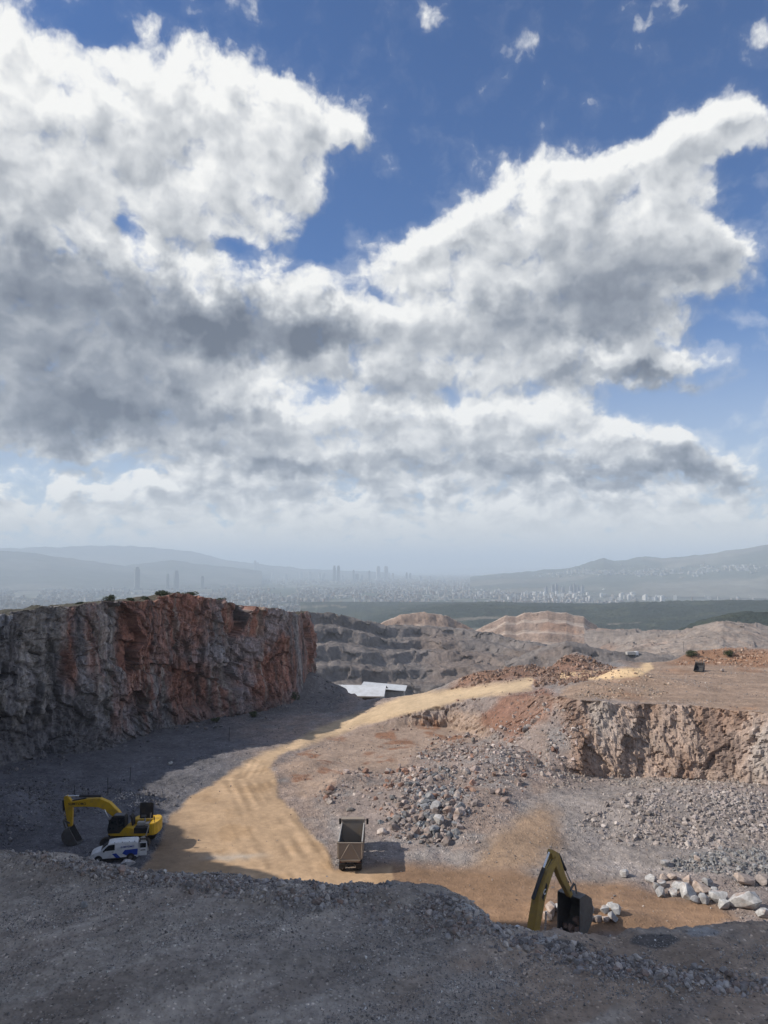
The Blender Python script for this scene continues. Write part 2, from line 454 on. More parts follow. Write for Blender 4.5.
# rounding by a small blur along the range direction
for _ in range(3):
    GZ[1:-1] = (GZ[:-2] + 2 * GZ[1:-1] + GZ[2:]) / 4
PX, PY = proj(GX, GY, GZ)
bench = sstep(R_, er + .6, er - .8)

ROAD = [(120, 905), (160, 845), (172, 815), (195, 795), (235, 770), (258, 757), (300, 738), (345, 717), (400, 698), (450, 690), (532, 680), (534, 687), (470, 698), (410, 713), (357, 727), (305, 745), (279, 757), (272, 768), (280, 795), (306, 828), (328, 852), (336, 872), (392, 866), (392, 905)]
ORANGE = [(336, 872), (392, 862), (440, 864), (480, 868), (520, 872), (560, 882), (610, 880), (650, 892), (700, 902), (735, 918), (700, 935), (540, 940), (480, 935), (430, 905), (380, 905)]
FAN = [(468, 868), (490, 838), (520, 815), (545, 806), (565, 815), (560, 840), (535, 872), (500, 875)]
TANFLAT = [(284, 768), (310, 745), (356, 728), (410, 716), (470, 712), (520, 716), (480, 736), (430, 752), (400, 766), (350, 770), (310, 800), (295, 785)]
PLAT = [(556, 703), (600, 700), (650, 702), (700, 705), (800, 716), (900, 700), (900, 655), (700, 655), (640, 664), (560, 690)]
PROAD = [(556, 674), (600, 671), (636, 668), (650, 662), (652, 668), (640, 676), (600, 680), (556, 681)]
HEAP = [(448, 690), (470, 664), (500, 652), (540, 648), (575, 655), (590, 672), (560, 684), (520, 680)]
REDHEAP = [(670, 664), (690, 650), (730, 648), (800, 648), (900, 655), (800, 668), (720, 667)]
REDBANK = [(480, 722), (498, 694), (545, 688), (560, 700), (545, 720), (520, 735)]
GREYFLAT = [(320, 800), (380, 845), (460, 860), (500, 830), (540, 800), (560, 785), (640, 780), (768, 800), (768, 880), (640, 878), (560, 870), (470, 866), (392, 860), (340, 850)]
warp = lambda s, a, seed: a * fbm(GX * s, GY * s, GZ * s, 4, seed)
wx, wy = warp(.16, 16, 21), warp(.16, 7, 31)
wx2, wy2 = warp(.6, 6, 41), warp(.6, 3, 51)
def mask(poly, soft=3.0, k=1.0):
    return sstep(poly_sd(PX + (wx + wx2) * k, PY + (wy + wy2) * k, poly), -soft, soft)
M_road = mask(ROAD, 3, .4) * (1 - bench)
M_or = mask(ORANGE, 8, 1.0) * (1 - bench)
M_fan = mask(FAN, 12, .9); M_tan = mask(TANFLAT, 6, .9); M_plat = mask(PLAT, 3, .5); M_proad = mask(PROAD, 1.5, .3)
M_heap = mask(HEAP, 4, .8); M_rheap = mask(REDHEAP, 3, .5); M_rbank = mask(REDBANK, 5, .7); M_grey = mask(GREYFLAT, 10, 1)

dZr = np.gradient(GZ, axis=0) / np.gradient(R_, axis=0)
dZa = np.gradient(GZ, axis=1) / (np.gradient(A_, axis=1) * R_)
slope = np.hypot(dZr, dZa)
steep = sstep(slope, .55, 1.4)
smooth_m = np.clip(M_road + M_or * .8 + M_proad + M_fan * .6 + M_tan * .5 + M_plat * .55, 0, 1)
# relief
rough = 1 - .85 * smooth_m
GZ = GZ + fbm(GX * .10, GY * .10, oct=3, seed=61) * .35 * rough + fbm(GX * .5, GY * .5, oct=4, seed=62) * .20 * rough
GZ = GZ + fbm(GX * 1.7, GY * 1.7, oct=4, seed=63, gain=.6) * (.10 * rough + .015) * (1 - .55 * bench)
# worn shallow tracks and scrapes on the bench (run along it)
ub = (GX * .8 + GY * .6); vb_ = (-GX * .6 + GY * .8)
GZ = GZ + bench * (fbm(ub * .06, vb_ * .55, oct=4, seed=64) * .14 + fbm(ub * .3, vb_ * 2.0, oct=3, seed=65) * .04)
# rubble ridge along the lip of the bench
ridge = np.exp(-((R_ - er + 2.2) / 2.2) ** 2) * sstep(azs, R(19), R(4))[None, :]
GZ = GZ + ridge * (.55 + .5 * fbm(GX * .4, GY * .4, oct=3, seed=66))
# crags on steep faces: push outwards along the normal
nx, ny = -dZr * np.sin(A_) - dZa * np.cos(A_), -dZr * np.cos(A_) + dZa * np.sin(A_)
nl = np.sqrt(nx * nx + ny * ny + 1)
wsel = (steep * sstep(R_, 72, 84)) > .02
crag = np.zeros_like(GX)
xs_, ys_, zs_ = GX[wsel], GY[wsel], GZ[wsel]
fa_, ja_ = facets(xs_ * .22, ys_ * .22, zs_ * .12, 331); fb_, jb_ = facets(xs_ * .65, ys_ * .65, zs_ * .45, 341); fc_, jc_ = facets(xs_ * 1.7, ys_ * 1.7, zs_ * 1.3, 351)
crag[wsel] = fbm(xs_ * .2, ys_ * .2, zs_ * .08, 3, 71) * .8 + fa_ * .75 + fb_ * .45 + fc_ * .3 - jb_ * .1 + fbm(xs_ * 1.2, ys_ * 1.2, zs_ * .3, 4, 74, ridge=True) * .22
wall = steep * sstep(R_, 72, 84)
GX = GX + nx / nl * crag * wall; GY = GY + ny / nl * crag * wall; GZ = GZ + crag * wall / nl * .6
def mixc(c, col, m): return c + (np.asarray(col) - c) * m[..., None]
n_a = fbm(GX * .08, GY * .08, GZ * .08, 4, 81); n_b = fbm(GX * .6, GY * .6, GZ * .6, 4, 82); n_c = fbm(GX * .25, GY * .25, GZ * .25, 4, 83)
C = np.zeros(GX.shape + (3,)) + np.array([.25, .205, .185])
C = mixc(C, [.30, .225, .18], sstep(n_a, -.1, .4) * .7)
C = mixc(C, [.25, .235, .225], sstep(n_c, .0, .5) * .7)
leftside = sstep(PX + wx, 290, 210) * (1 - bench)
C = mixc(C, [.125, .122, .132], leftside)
C = mixc(C, [.27, .245, .23], M_grey * .75)
C = mixc(C, [.34, .25, .19], M_tan * .8)
C = mixc(C, [.23, .11, .06], M_tan * sstep(n_c, .12, .4) * .8)
C = mixc(C, [.31, .205, .125], M_fan * .8)
C = mixc(C, [.31, .22, .16], M_plat * .9)
C = mixc(C, [.31, .175, .105], M_plat * sstep(n_a + .4 * n_c, .1, .4) * .65)
C = mixc(C, [.22, .12, .08], M_heap * .8); C = mixc(C, [.27, .15, .09], M_rheap * .8); C = mixc(C, [.20, .095, .06], M_rbank * .8)
# quarry wall: bands of ochre, grey and red running down the face
str_ = fbm(GX * .45, GY * .45, GZ * .10, 4, 85); str2 = fbm(GX * .16, GY * .16, GZ * .06, 3, 86)
cw = np.zeros_like(C) + np.array([.345, .26, .21])
cw = mixc(cw, [.37, .32, .285], sstep(str2, .05, .4)); cw = mixc(cw, [.25, .15, .10], sstep(str2, -.1, -.4) * .7)
cw = mixc(cw, [.17, .12, .10], sstep(str_, .15, .5) * .6)
C = C + (cw - C) * (wall * sstep(PX, 470, 560))[..., None] * .85
C = mixc(C, [.27, .168, .10], M_or * .92); C = mixc(C, [.20, .13, .09], M_or * sstep(n_b, .1, .5) * .5)
tr = fbm(GX * .55 + GY * .1, GY * .06, oct=4, seed=87)
tr2 = fbm(GX * .05 + GY * .03, GY * .75 + GX * .12, oct=4, seed=187)
C = C * (1 + (.30 * tr2 * np.clip(M_or + M_plat * .6, 0, 1))[..., None])
C = mixc(C, [.46, .32, .20], M_road); C = mixc(C, [.375, .25, .145], M_road * sstep(n_c + .5 * tr, .0, .5) * .8)
C = mixc(C, [.56, .43, .28], M_road * sstep(PY, 790, 700) * .8)
C = mixc(C, [.62, .45, .27], M_proad)
# wheel tracks following the haul road from the truck towards the bend
tc_ = [at(x, y, -28) for x, y in ((350, 905), (318, 862), (285, 815), (262, 778), (272, 760), (322, 734), (372, 712))]
tc_ = np.array(tc_)
for off_, wd in ((-7.6, .5), (-5.7, .5), (-3.1, .35), (-1.2, .4), (.9, .5), (2.7, .45)):
    dmin = np.full(GX.shape, 99.0)
    for q in range(len(tc_) - 1):
        ex, ey = tc_[q + 1][:2] - tc_[q][:2]; L2 = ex * ex + ey * ey; L1 = math.sqrt(L2)
        t = np.clip(((GX - tc_[q][0]) * ex + (GY - tc_[q][1]) * ey) / L2, 0, 1)
        shrink = max(.25, 1 - .19 * q)
        sx_ = off_ * shrink
        ddx, ddy = GX - tc_[q][0] - t * ex + ey / L1 * sx_ * -1, GY - tc_[q][1] - t * ey + ex / L1 * sx_
        dmin = np.minimum(dmin, np.hypot(ddx, ddy))
    dmin = dmin + fbm(GX * .2, GY * .2, oct=2, seed=190) * .5
    C = C * (1 - (.27 * np.exp(-(dmin / (wd * .8)) ** 2) * M_road * sstep(n_c + .5 * n_a, -.25, .25))[..., None])
    C = C * (1 + (.13 * np.exp(-((dmin - .7) / wd) ** 2) * M_road * sstep(n_c, -.3, .2))[..., None])
M_tal = mask([(255, 700), (285, 640), (325, 650), (350, 695), (335, 712), (250, 722)], 4, .4) * (1 - bench)
C = mixc(C, [.15, .142, .142], M_tal * .9)
# darker lower left part and pale spill on the road
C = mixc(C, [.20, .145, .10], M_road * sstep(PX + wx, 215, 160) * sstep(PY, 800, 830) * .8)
C = mixc(C, [.50, .44, .37], np.exp(-((PX + wx2 * 2 - 235) / 28) ** 2 - ((PY + wy2 - 857) / 3.0) ** 2) * M_road * .7)
cb = np.zeros_like(C) + np.array([.265, .248, .238])
cb = mixc(cb, [.255, .205, .17], sstep(n_a + n_c * .5 + (PX - 480) / 500, .0, .5) * .85)
cb = mixc(cb, [.34, .325, .315], sstep(fbm(ub * .08, vb_ * .7, oct=4, seed=88), .05, .5) * .6)
cb = mixc(cb, [.185, .165, .155], sstep(fbm(ub * .10, vb_ * .5, oct=4, seed=89), .1, .5) * .6)
for px_, w_, k_ in ((.0, .30, .22), (2.1, .32, .2), (6.4, .3, .16), (8.4, .3, .16), (13.2, .35, .14), (15.3, .35, .14)):
    dv = vb_ - (17.5 - px_) + fbm(ub * .05, ub * 0 + px_ // 4, oct=3, seed=640) * 3.0
    cb = cb * (1 - (k_ * np.exp(-(dv / w_) ** 2) * sstep(n_c, -.35, .1))[..., None]) * (1 + (.10 * np.exp(-((dv - .75) / w_) ** 2))[..., None])
cb = cb * (1 + .22 * fbm(ub * .035, vb_ * .22, oct=4, seed=641))[..., None]
cb = cb * np.array([1.30, 1.22, 1.10])
C = C + (cb - C) * bench[..., None]
for (sx, sy, ex, ey, sc_) in ((470, 921, 17, 5, [.42, .42, .41]), (540, 940, 15, 5.5, [.36, .35, .34]), (703, 934, 17, 5, [.27, .265, .26]),
                              (566, 948, 20, 8, [.085, .08, .08]), (655, 941, 24, 6, [.09, .085, .085]), (470, 926, 5, 2, [.42, .42, .41])):
    d = np.hypot((PX + wx2 * .5 - sx) / ex, (PY + wy2 * .5 - sy) / ey)
    C = mixc(C, sc_, sstep(d, 1.15, .9) * .9)
C = C * (1 + .16 * n_b[..., None])
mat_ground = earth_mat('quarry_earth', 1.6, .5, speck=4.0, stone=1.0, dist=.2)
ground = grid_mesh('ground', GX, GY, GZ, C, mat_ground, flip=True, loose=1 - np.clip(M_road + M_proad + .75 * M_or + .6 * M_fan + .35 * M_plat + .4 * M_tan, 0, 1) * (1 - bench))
ground.data.polygons.foreach_set('use_smooth', ~((wall[:-1, :-1] > .25) & (slope[:-1, :-1] > .5)).ravel())

# quick lookup of ground height for anything that stands on it
def ground_z(x, y):
    r, a = math.hypot(x, y), math.atan2(x, y)
    i = int(np.clip(np.searchsorted(rs, r), 1, len(rs) - 1)); j = int(np.clip(np.searchsorted(azs, a), 1, nA - 1))
    fr = (r - rs[i - 1]) / (rs[i] - rs[i - 1]); fa = (a - azs[j - 1]) / (azs[j] - azs[j - 1])
    return float((GZ[i - 1, j - 1] * (1 - fa) + GZ[i - 1, j] * fa) * (1 - fr) + (GZ[i, j - 1] * (1 - fa) + GZ[i, j] * fa) * fr)
def on_ground(px, py, lo=20.0, hi=290.0):
    """walk out along a bearing until it meets the ground"""
    d = ray(px, py); d = d / math.hypot(d[0], d[1]); r = lo
    while r < hi:
        if d[2] * r < ground_z(d[0] * r, d[1] * r): break
        r += .1
    return np.array([d[0] * r, d[1] * r, ground_z(d[0] * r, d[1] * r)])

# ------------------------------------------------------------------ the tall cut face on the left
base_px = [(0, 764), (40, 755), (80, 748), (120, 739), (160, 731), (200, 723), (240, 715), (275, 707), (294, 702), (304, 697)]
cl = [(-24, -10, 34), (-27, 20, 36), (-36, 45, 36), (-40, 53, 24), (-43, 60, 0), (-49, 71, -1.5), (-58, 81, -2.5), (-64, 94, -3)]  # unseen stretch left of view, added and raised to shade the near bench
cl_top = {0: 612, 40: 607, 80: 605, 120: 601, 160: 598, 200: 595, 240: 603, 275: 609, 294: 611, 304: 614}
for x, y in base_px:
    p = at(x, y, -28.0); r = math.hypot(p[0], p[1]) + 3.5
    cl.append((p[0], p[1], at_r(x, cl_top[x], r)[2]))
p = cl[-1]
cl += [(p[0] + .5, p[1] + 7, p[2] + .2), (p[0] - 3, p[1] + 16, p[2] - .3), (p[0] - 12, p[1] + 30, p[2] - 1), (p[0] - 30, p[1] + 50, p[2] - 2)]
cl = np.array(cl)
seg = np.hypot(np.diff(cl[:, 0]), np.diff(cl[:, 1])); cum = np.concatenate([[0], np.cumsum(seg)])
uL = np.concatenate([np.arange(0, cum[7], .8), np.arange(cum[7], cum[-3], .2), np.arange(cum[-3], cum[-1], .8)])
def cl_at(u, col): return np.interp(u, cum, cl[:, col])
cx, cy, ct = cl_at(uL, 0), cl_at(uL, 1), cl_at(uL, 2)
for _ in range(30):
    cx[1:-1] = (cx[:-2] + 2 * cx[1:-1] + cx[2:]) / 4; cy[1:-1] = (cy[:-2] + 2 * cy[1:-1] + cy[2:]) / 4
ct = ct + fbm(uL * .13, uL * 0, oct=4, seed=91) * .7 + fbm(uL * .8, uL * 0, oct=3, seed=90) * .3
tx, ty = np.gradient(cx), np.gradient(cy); tl = np.hypot(tx, ty); tx, ty = tx / tl, ty / tl
onx, ony = ty, -tx                                  # outward: to the right of the walking direction
nV, nB = 130, 46
V = np.linspace(0, 1, nV)[:, None]
back = np.concatenate([[.25, .6, 1.0, 1.5, 2.1, 2.9], np.linspace(3.8, 60, nB - 6)])[:, None]
zb = -30.0
CZ = zb + (ct[None, :] - zb) * V
hv = V * np.ones_like(CZ)
batter = (1 - hv) * 2.0 + .7 * np.maximum(0, .25 - hv) * 10 * .5
bx = cx[None, :] + onx[None, :] * (batter - 2.0); by = cy[None, :] + ony[None, :] * (batter - 2.0)
U = uL[None, :] + 0 * CZ
big = fbm(U * .055, CZ * .020, oct=3, seed=92) * 3.4
but = fbm(U * .16, CZ * .03, oct=4, seed=93, ridge=True) * 1.2
jit = fbm(U * .2, CZ * .2, oct=3, seed=97) * .5
f_a, j_a = facets(U * .12 + jit, CZ * .085, U * .03 + CZ * .05 + 5, 301)
f_b, j_b = facets(U * .36 + jit * 2, CZ * .24 + U * .08, 3.3 + CZ * .1, 311)
f_c, j_c = facets(U * 1.0 + jit * 3, CZ * .75 + U * .2, 7.7 + 0 * U, 321)
blocky = f_a * 2.2 + f_b * .85
joint = np.maximum(j_b, .6 * j_c)
f_d, j_d = facets(U * 2.3 + jit * 5, CZ * 1.3 + U * .4, 11.7 + 0 * U, 331)
fine = f_c * .42 + f_d * .2 - j_b * .18 + fbm(U * 1.4, CZ * .7, oct=4, seed=94, ridge=True, gain=.6) * .26
taper = 1 - .75 * np.exp(-((U - cum[17]) / 8.0) ** 2)
disp = (big + but + blocky + fine) * taper
FX, FY = bx + onx[None, :] * disp, by + ony[None, :] * disp
FZ = CZ + fine * .25
d_top = disp[-1:]
TX = bx[-1:] + onx[None, :] * (d_top - back); TY = by[-1:] + ony[None, :] * (d_top - back)
TZ = FZ[-1:] * np.ones_like(TX) - .10 * back + fbm(TX * .12, TY * .12, oct=4, seed=96) * .7 * sstep(back, 0, 4) + fbm(TX * .7, TY * .7, oct=3, seed=99) * .25
CX_, CY_, CZ_ = np.vstack([FX, TX]), np.vstack([FY, TY]), np.vstack([FZ, TZ])
UU = np.vstack([U, uL[None, :] + 0 * TX])
s1 = fbm(UU * .30, CZ_ * .035, oct=5, seed=101, gain=.6); s2 = fbm(UU * .07, CZ_ * .03, oct=3, seed=102); s3 = fbm(UU * 1.1, CZ_ * .10, oct=4, seed=103)
s4 = fbm(UU * .12, CZ_ * .12, oct=4, seed=104)
upx = np.interp(UU, cum, np.concatenate([np.full(8, -100), [q[0] for q in base_px], np.full(4, 330)]))
hh = np.vstack([hv, np.ones_like(TX)])
K = np.zeros(CX_.shape + (3,)) + np.array([.215, .20, .20])
red = sstep(s2 * .8 + s1 * .7 + .55 * np.exp(-((upx - 195) / 45) ** 2) + .5 * np.exp(-((upx - 268) / 16) ** 2) + .25 * np.exp(-((upx - 110) / 30) ** 2) - .6 * sstep(upx, 70, 20), .12, .6)
K = mixc(K, [.32, .14, .092], red * .82)
K = mixc(K, [.44, .335, .27], sstep(s1 - s2 * .3 + .25 * np.exp(-((upx - 165) / 22) ** 2), .22, .55) * sstep(hh, .15, .5) * .8)
K = mixc(K, [.30, .30, .32], sstep(s4 + .25 * sstep(upx, 80, 10), .18, .5) * .7)
K = mixc(K, [.075, .065, .065], sstep(s3, .25, .6) * .7)
K = mixc(K, [.38, .345, .31], sstep(-s3 - .2 * s4, .18, .5) * .6)
K = mixc(K, [.075, .065, .062], np.vstack([joint, np.zeros_like(TX)]) * .35)
s5 = fbm(UU * 2.4, CZ_ * .16, oct=4, seed=205, gain=.6); s6 = fbm(UU * .9, CZ_ * .9, oct=4, seed=206, gain=.6)
K = K * (1 + .55 * s5 + .35 * s6)[..., None]
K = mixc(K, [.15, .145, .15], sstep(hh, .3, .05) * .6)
topm = np.vstack([np.zeros_like(hv), np.ones_like(TX)])
K = mixc(K, [.06, .058, .045], topm * .95)
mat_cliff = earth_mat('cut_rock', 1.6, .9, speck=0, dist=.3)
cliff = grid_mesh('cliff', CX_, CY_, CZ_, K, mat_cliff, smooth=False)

# ------------------------------------------------------------------ beyond the lip: the deep pit, hills, plain, city, mountains
def ridge(name, crest, r, run, zfoot, benches, colfn, mat, rows=60, backrun=None, amp=1.0, scale=.02, step=2.0, blur=0, facet=0.0, kind='structure', fl=.9):
    crest = np.array(crest, float)
    px = np.arange(crest[0, 0], crest[-1, 0] + .01, step)
    py = np.interp(px, crest[:, 0], crest[:, 1])
    rr = np.interp(px, crest[:, 0], r) if hasattr(r, '__len__') else np.full(px.shape, float(r))
    d = np.array([at_r(a, b, q) for a, b, q in zip(px, py, rr)])
    az = np.arctan2(d[:, 0], d[:, 1]); zc = d[:, 2]
    k = np.ones(7) / 7
    t = np.linspace(0, 1, rows)[:, None]
    if benches:
        ph = t * benches + .45 * fbm(az * 13, az * 0, oct=3, seed=int(rr[0]))[None, :]
        st = np.floor(ph) + sstep(ph - np.floor(ph), .58, .92)
        prof = np.clip((st - st[0]) / np.maximum(st[-1] - st[0], .5), 0, 1)
        prof = .82 * prof + .18 * t
    else:
        prof = t ** 1.15
    zf = zfoot if hasattr(zfoot, '__len__') else np.full(px.shape, float(zfoot))
    Zf = zf[None, :] + (np.maximum(zc, zf + 1)[None, :] - zf[None, :]) * prof
    Rf = rr[None, :] - run * (1 - t)
    tb = np.linspace(0, 1, 14)[1:, None]
    br = backrun or run
    Zb = zc[None, :] - (zc - zf)[None, :] * sstep(tb, 0, 1) * 1.0
    Rb = rr[None, :] + br * tb
    Rg, Zg = np.vstack([Rf, Zb * 0 + Rb]), np.vstack([Zf, Zb])
    Ag = az[None, :] + 0 * Rg
    X, Y = Rg * np.sin(Ag), Rg * np.cos(Ag)
    tt = np.vstack([t + 0 * Zf, 1 - tb + 0 * Zb])
    nz = fbm(X * scale, Y * scale, Zg * scale, 5, 7 + int(rr[0]), gain=.55)
    Zg = Zg + nz * amp * sstep(tt, 0, .15)
    Zg = Zg + fbm(X * scale * 7, Y * scale * 7, Zg * scale * 9, 4, 23) * amp * .4 * sstep(tt, 0, .1)
    push = fbm(X * scale * 6, Y * scale * 6, Zg * scale * 9, 4, 29) * amp * fl + fbm(X * scale * 1.3, Y * scale * 1.3, Zg * scale * 2, 4, 19) * amp * 2.5
    if facet:
        fo, jn = facets(X * scale * 3, Y * scale * 3, Zg * scale * 4, 401)
        push = push + fo * facet; Zg = Zg + fo * facet * .3
    Rg2 = Rg + push
    X, Y = Rg2 * np.sin(Ag), Rg2 * np.cos(Ag)
    sl = np.abs(np.gradient(Zg, axis=0) / np.maximum(np.abs(np.gradient(Rg, axis=0)), .01))
    Cc = colfn(X, Y, Zg, tt, sl, px[None, :] + 0 * X)
    o = grid_mesh(name, X, Y, Zg, Cc, mat, kind, flip=True)
    return o, (X, Y, Zg, px[None, :] + 0 * X, tt)


def rock_cols(base, ledge, dark, stain):
    def f(X, Y, Z, t, sl, px):
        n = fbm(X * .02, Y * .02, Z * .03, 4, 111); n2 = fbm(X * .09, Y * .09, Z * .05, 4, 112)
        c = np.zeros(X.shape + (3,)) + np.asarray(base)
        c = mixc(c, ledge, sstep(sl, .35, .1) * .75)
        c = mixc(c, dark, sstep(n2, .05, .4) * .6)
        c = mixc(c, stain, sstep(n, .05, .4) * .6)
        return c
    return f

mat_far_rock = earth_mat('terrace_rock', .35, .8, dist=1.5)
grey_f = rock_cols([.165, .145, .135], [.215, .185, .165], [.10, .09, .088], [.19, .145, .12])
warm_f = rock_cols([.27, .20, .16], [.46, .37, .30], [.19, .135, .105], [.33, .20, .135])
ridge('quarry_terraces', [(190, 618), (240, 613), (300, 612), (340, 615), (362, 620), (385, 626), (420, 627), (455, 627), (490, 632), (520, 641), (560, 650), (620, 658), (680, 662)],
      [560, 560, 570, 590, 600, 620, 640, 640, 630, 600, 560, 520, 480], 150, -86, 5, grey_f, mat_far_rock, rows=150, amp=2.2, scale=.03, step=.8, facet=4.0)
ridge('terrace_crest', [(365, 632), (384, 622), (400, 614.5), (425, 611.5), (448, 616), (465, 625), (480, 634)], 820, 120, -95, 3, warm_f, mat_far_rock, rows=60, amp=1.5, scale=.03, step=1, facet=3)
ridge('quarry_hill', [(440, 652), (458, 642), (474, 632), (486, 625), (497, 620), (505, 616), (516, 617), (524, 613.5), (536, 612.8), (548, 611.5), (556, 613), (566, 613), (574, 616), (584, 617), (590, 622), (597, 626), (600, 635), (607, 643), (614, 652), (622, 660)], 930, 230, -112, 6, warm_f, mat_far_rock, rows=150, amp=1.2, scale=.022, step=.7, facet=2.0, fl=.35)
_, spoil = ridge('spoil_ridge', [(505, 664), (540, 650), (565, 641), (585, 645), (610, 651), (640, 652), (665, 656), (700, 658), (760, 664)], 470, 90, -72, 2, grey_f, mat_far_rock, rows=60, amp=1.6, scale=.04, step=1, facet=3)
ridge('rocky_hill', [(585, 662), (610, 650), (632, 641), (655, 637), (680, 632), (700, 626), (722, 620.5), (735, 623), (752, 625), (768, 629), (800, 628), (860, 632), (920, 640)], 560, 210, -62, 0,
      rock_cols([.28, .225, .19], [.27, .23, .20], [.16, .13, .11], [.30, .20, .15]), mat_far_rock, rows=110, amp=3.0, scale=.025, step=.8, facet=4)

def wood_cols(X, Y, Z, t, sl, px):
    n = fbm(X * .01, Y * .01, oct=4, seed=121); n2 = fbm(X * .06, Y * .06, oct=3, seed=122)
    c = np.zeros(X.shape + (3,)) + np.array([.026, .038, .030])
    c = mixc(c, [.055, .065, .040], sstep(n, .0, .4) * .7); c = mixc(c, [.02, .028, .022], sstep(n2, .0, .4) * .7)
    return mixc(c, [.17, .15, .12], sstep(fbm(X * .004, Y * .012, oct=4, seed=123), .42, .5) * .8)
mat_wood = earth_mat('wooded_slope', .12, 1.0, dist=4)
fo, _ = ridge('wooded_hills', [(300, 640), (345, 624), (385, 616), (420, 609.5), (450, 606), (485, 604), (520, 605.5), (560, 606.5), (600, 605.5), (640, 604), (690, 602.5), (730, 601), (768, 600.5), (830, 599), (920, 598)],
      [2300] * 15, 1250, -170, 0, wood_cols, mat_wood, rows=190, amp=7, scale=.012, step=.8)
ridge('wooded_spur', [(655, 640), (690, 625), (715, 617), (745, 613), (768, 612), (830, 610), (900, 612)], 980, 300, -110, 0, wood_cols, mat_wood, rows=80, amp=4, scale=.03, step=1)

def mtn(c1, c2):
    def f(X, Y, Z, t, sl, px):
        n = fbm(X * .0012, Y * .0012, oct=5, seed=131)
        c = np.zeros(X.shape + (3,)) + np.asarray(c1)
        return mixc(c, c2, sstep(n, -.05, .35))
    return f
mat_mtn = earth_mat('hazy_mountain', .004, .6, dist=20)
_, town = ridge('mountain', [(470, 578), (500, 574), (535, 571.5), (562, 569), (580, 565), (592, 560.5), (603, 557.5), (613, 560), (625, 560), (645, 556.5), (662, 558), (680, 556.5), (705, 554), (730, 550), (752, 546.5), (768, 544.5), (830, 537), (900, 536), (990, 545)],
      [9500] * 19, 3800, -220, 0, mtn([.075, .085, .065], [.15, .14, .11]), mat_mtn, rows=90, amp=32, scale=.0016, step=1.5)
ridge('near_mountain', [(-220, 545), (-120, 548), (-40, 550), (0, 551.5), (30, 553.5), (60, 557), (90, 561), (125, 566), (150, 570), (185, 574), (220, 577)], 10500, 3000, -220, 0, mtn([.06, .07, .06], [.10, .10, .085]), mat_mtn, rows=60, amp=40, scale=.0012, step=2)
ridge('middle_mountain', [(90, 574), (120, 567), (150, 562), (172, 560), (195, 563), (225, 567), (262, 572)], 11000, 2500, -220, 0, mtn([.06, .07, .06], [.10, .10, .085]), mat_mtn, rows=40, amp=40, scale=.001, step=2)
ridge('far_mountain', [(-200, 549), (-80, 548), (0, 549), (60, 548), (110, 545), (150, 547), (195, 553), (225, 560), (262, 565), (300, 568.5), (345, 571.5), (390, 574)], 15500, 2500, -220, 0, mtn([.06, .07, .06], [.10, .10, .085]), mat_mtn, rows=40, amp=60, scale=.0008, step=2)
ridge('far_shore', [(385, 572), (420, 569.5), (470, 568), (520, 567), (560, 567), (640, 566)], 34000, 3000, -220, 0, mtn([.06, .07, .06], [.10, .10, .085]), mat_mtn, rows=16, amp=20, scale=.001, step=3)

# the plain: one sheet to the horizon
rp = np.concatenate([np.geomspace(240, 20000, 150), np.geomspace(21000, 70000, 20)])
ap = np.linspace(R(-75), R(75), 260)
Ap, Rp = np.meshgrid(ap, rp)
Xp, Yp = Rp * np.sin(Ap), Rp * np.cos(Ap)
Zp = -96 - 132 * sstep(Rp, 900, 3000)
Zp += fbm(Xp * .004, Yp * .004, oct=3, seed=141) * 6 * sstep(Rp, 300, 700) * sstep(Rp, 6000, 3000)
mp, g, b = new_mat('plain')
geo = g.n('ShaderNodeNewGeometry'); Pn = geo.outputs['Position']
n1 = g.noise(Pn, .0012, 5, .6, dim='2D'); n2 = g.noise(Pn, .0004, 4, .6, dim='2D'); n3 = g.noise(Pn, .006, 4, .6, dim='2D')
c = g.mix(g.sm(n1, .4, .62), (.12, .125, .105), (.055, .068, .045))
c = g.mix(g.sm(n3, .48, .7), c, (.26, .235, .20)); c = g.mix(g.sm(n2, .52, .64), c, (.06, .075, .05))
dst = g.v('LENGTH', Pn)
c = g.mix(g.sm(dst, 1250, 950), c, g.mix(g.noise(Pn, .05, 5, .6, dim='2D'), (.12, .108, .10), (.22, .19, .17)))
g.put(b.inputs['Base Color'], c); b.inputs['Roughness'].default_value = .95; b.inputs['Specular IOR Level'].default_value = .1
plain = grid_mesh('plain', Xp, Yp, Zp, None, mp, flip=True)

# the bay at the far edge of the city
bay_pts = [at(x, y, -216.5) for x, y in ((392, 573.2), (412, 571.6), (440, 571.2), (470, 571.4), (520, 572.6), (512, 574.2), (480, 575.6), (440, 575.4), (410, 575.2), (396, 574.6))]
mw, g, b = new_mat('sea_water')
b.inputs['Base Color'].default_value = (.03, .05, .06, 1); b.inputs['Roughness'].default_value = .18
me = bpy.data.meshes.new('sea'); me.from_pydata([tuple(p) for p in bay_pts], [], [list(range(len(bay_pts)))]); me.update()
sea = bpy.data.objects.new('sea', me); COL.objects.link(sea); me.materials.append(mw); sea['kind'] = 'structure'

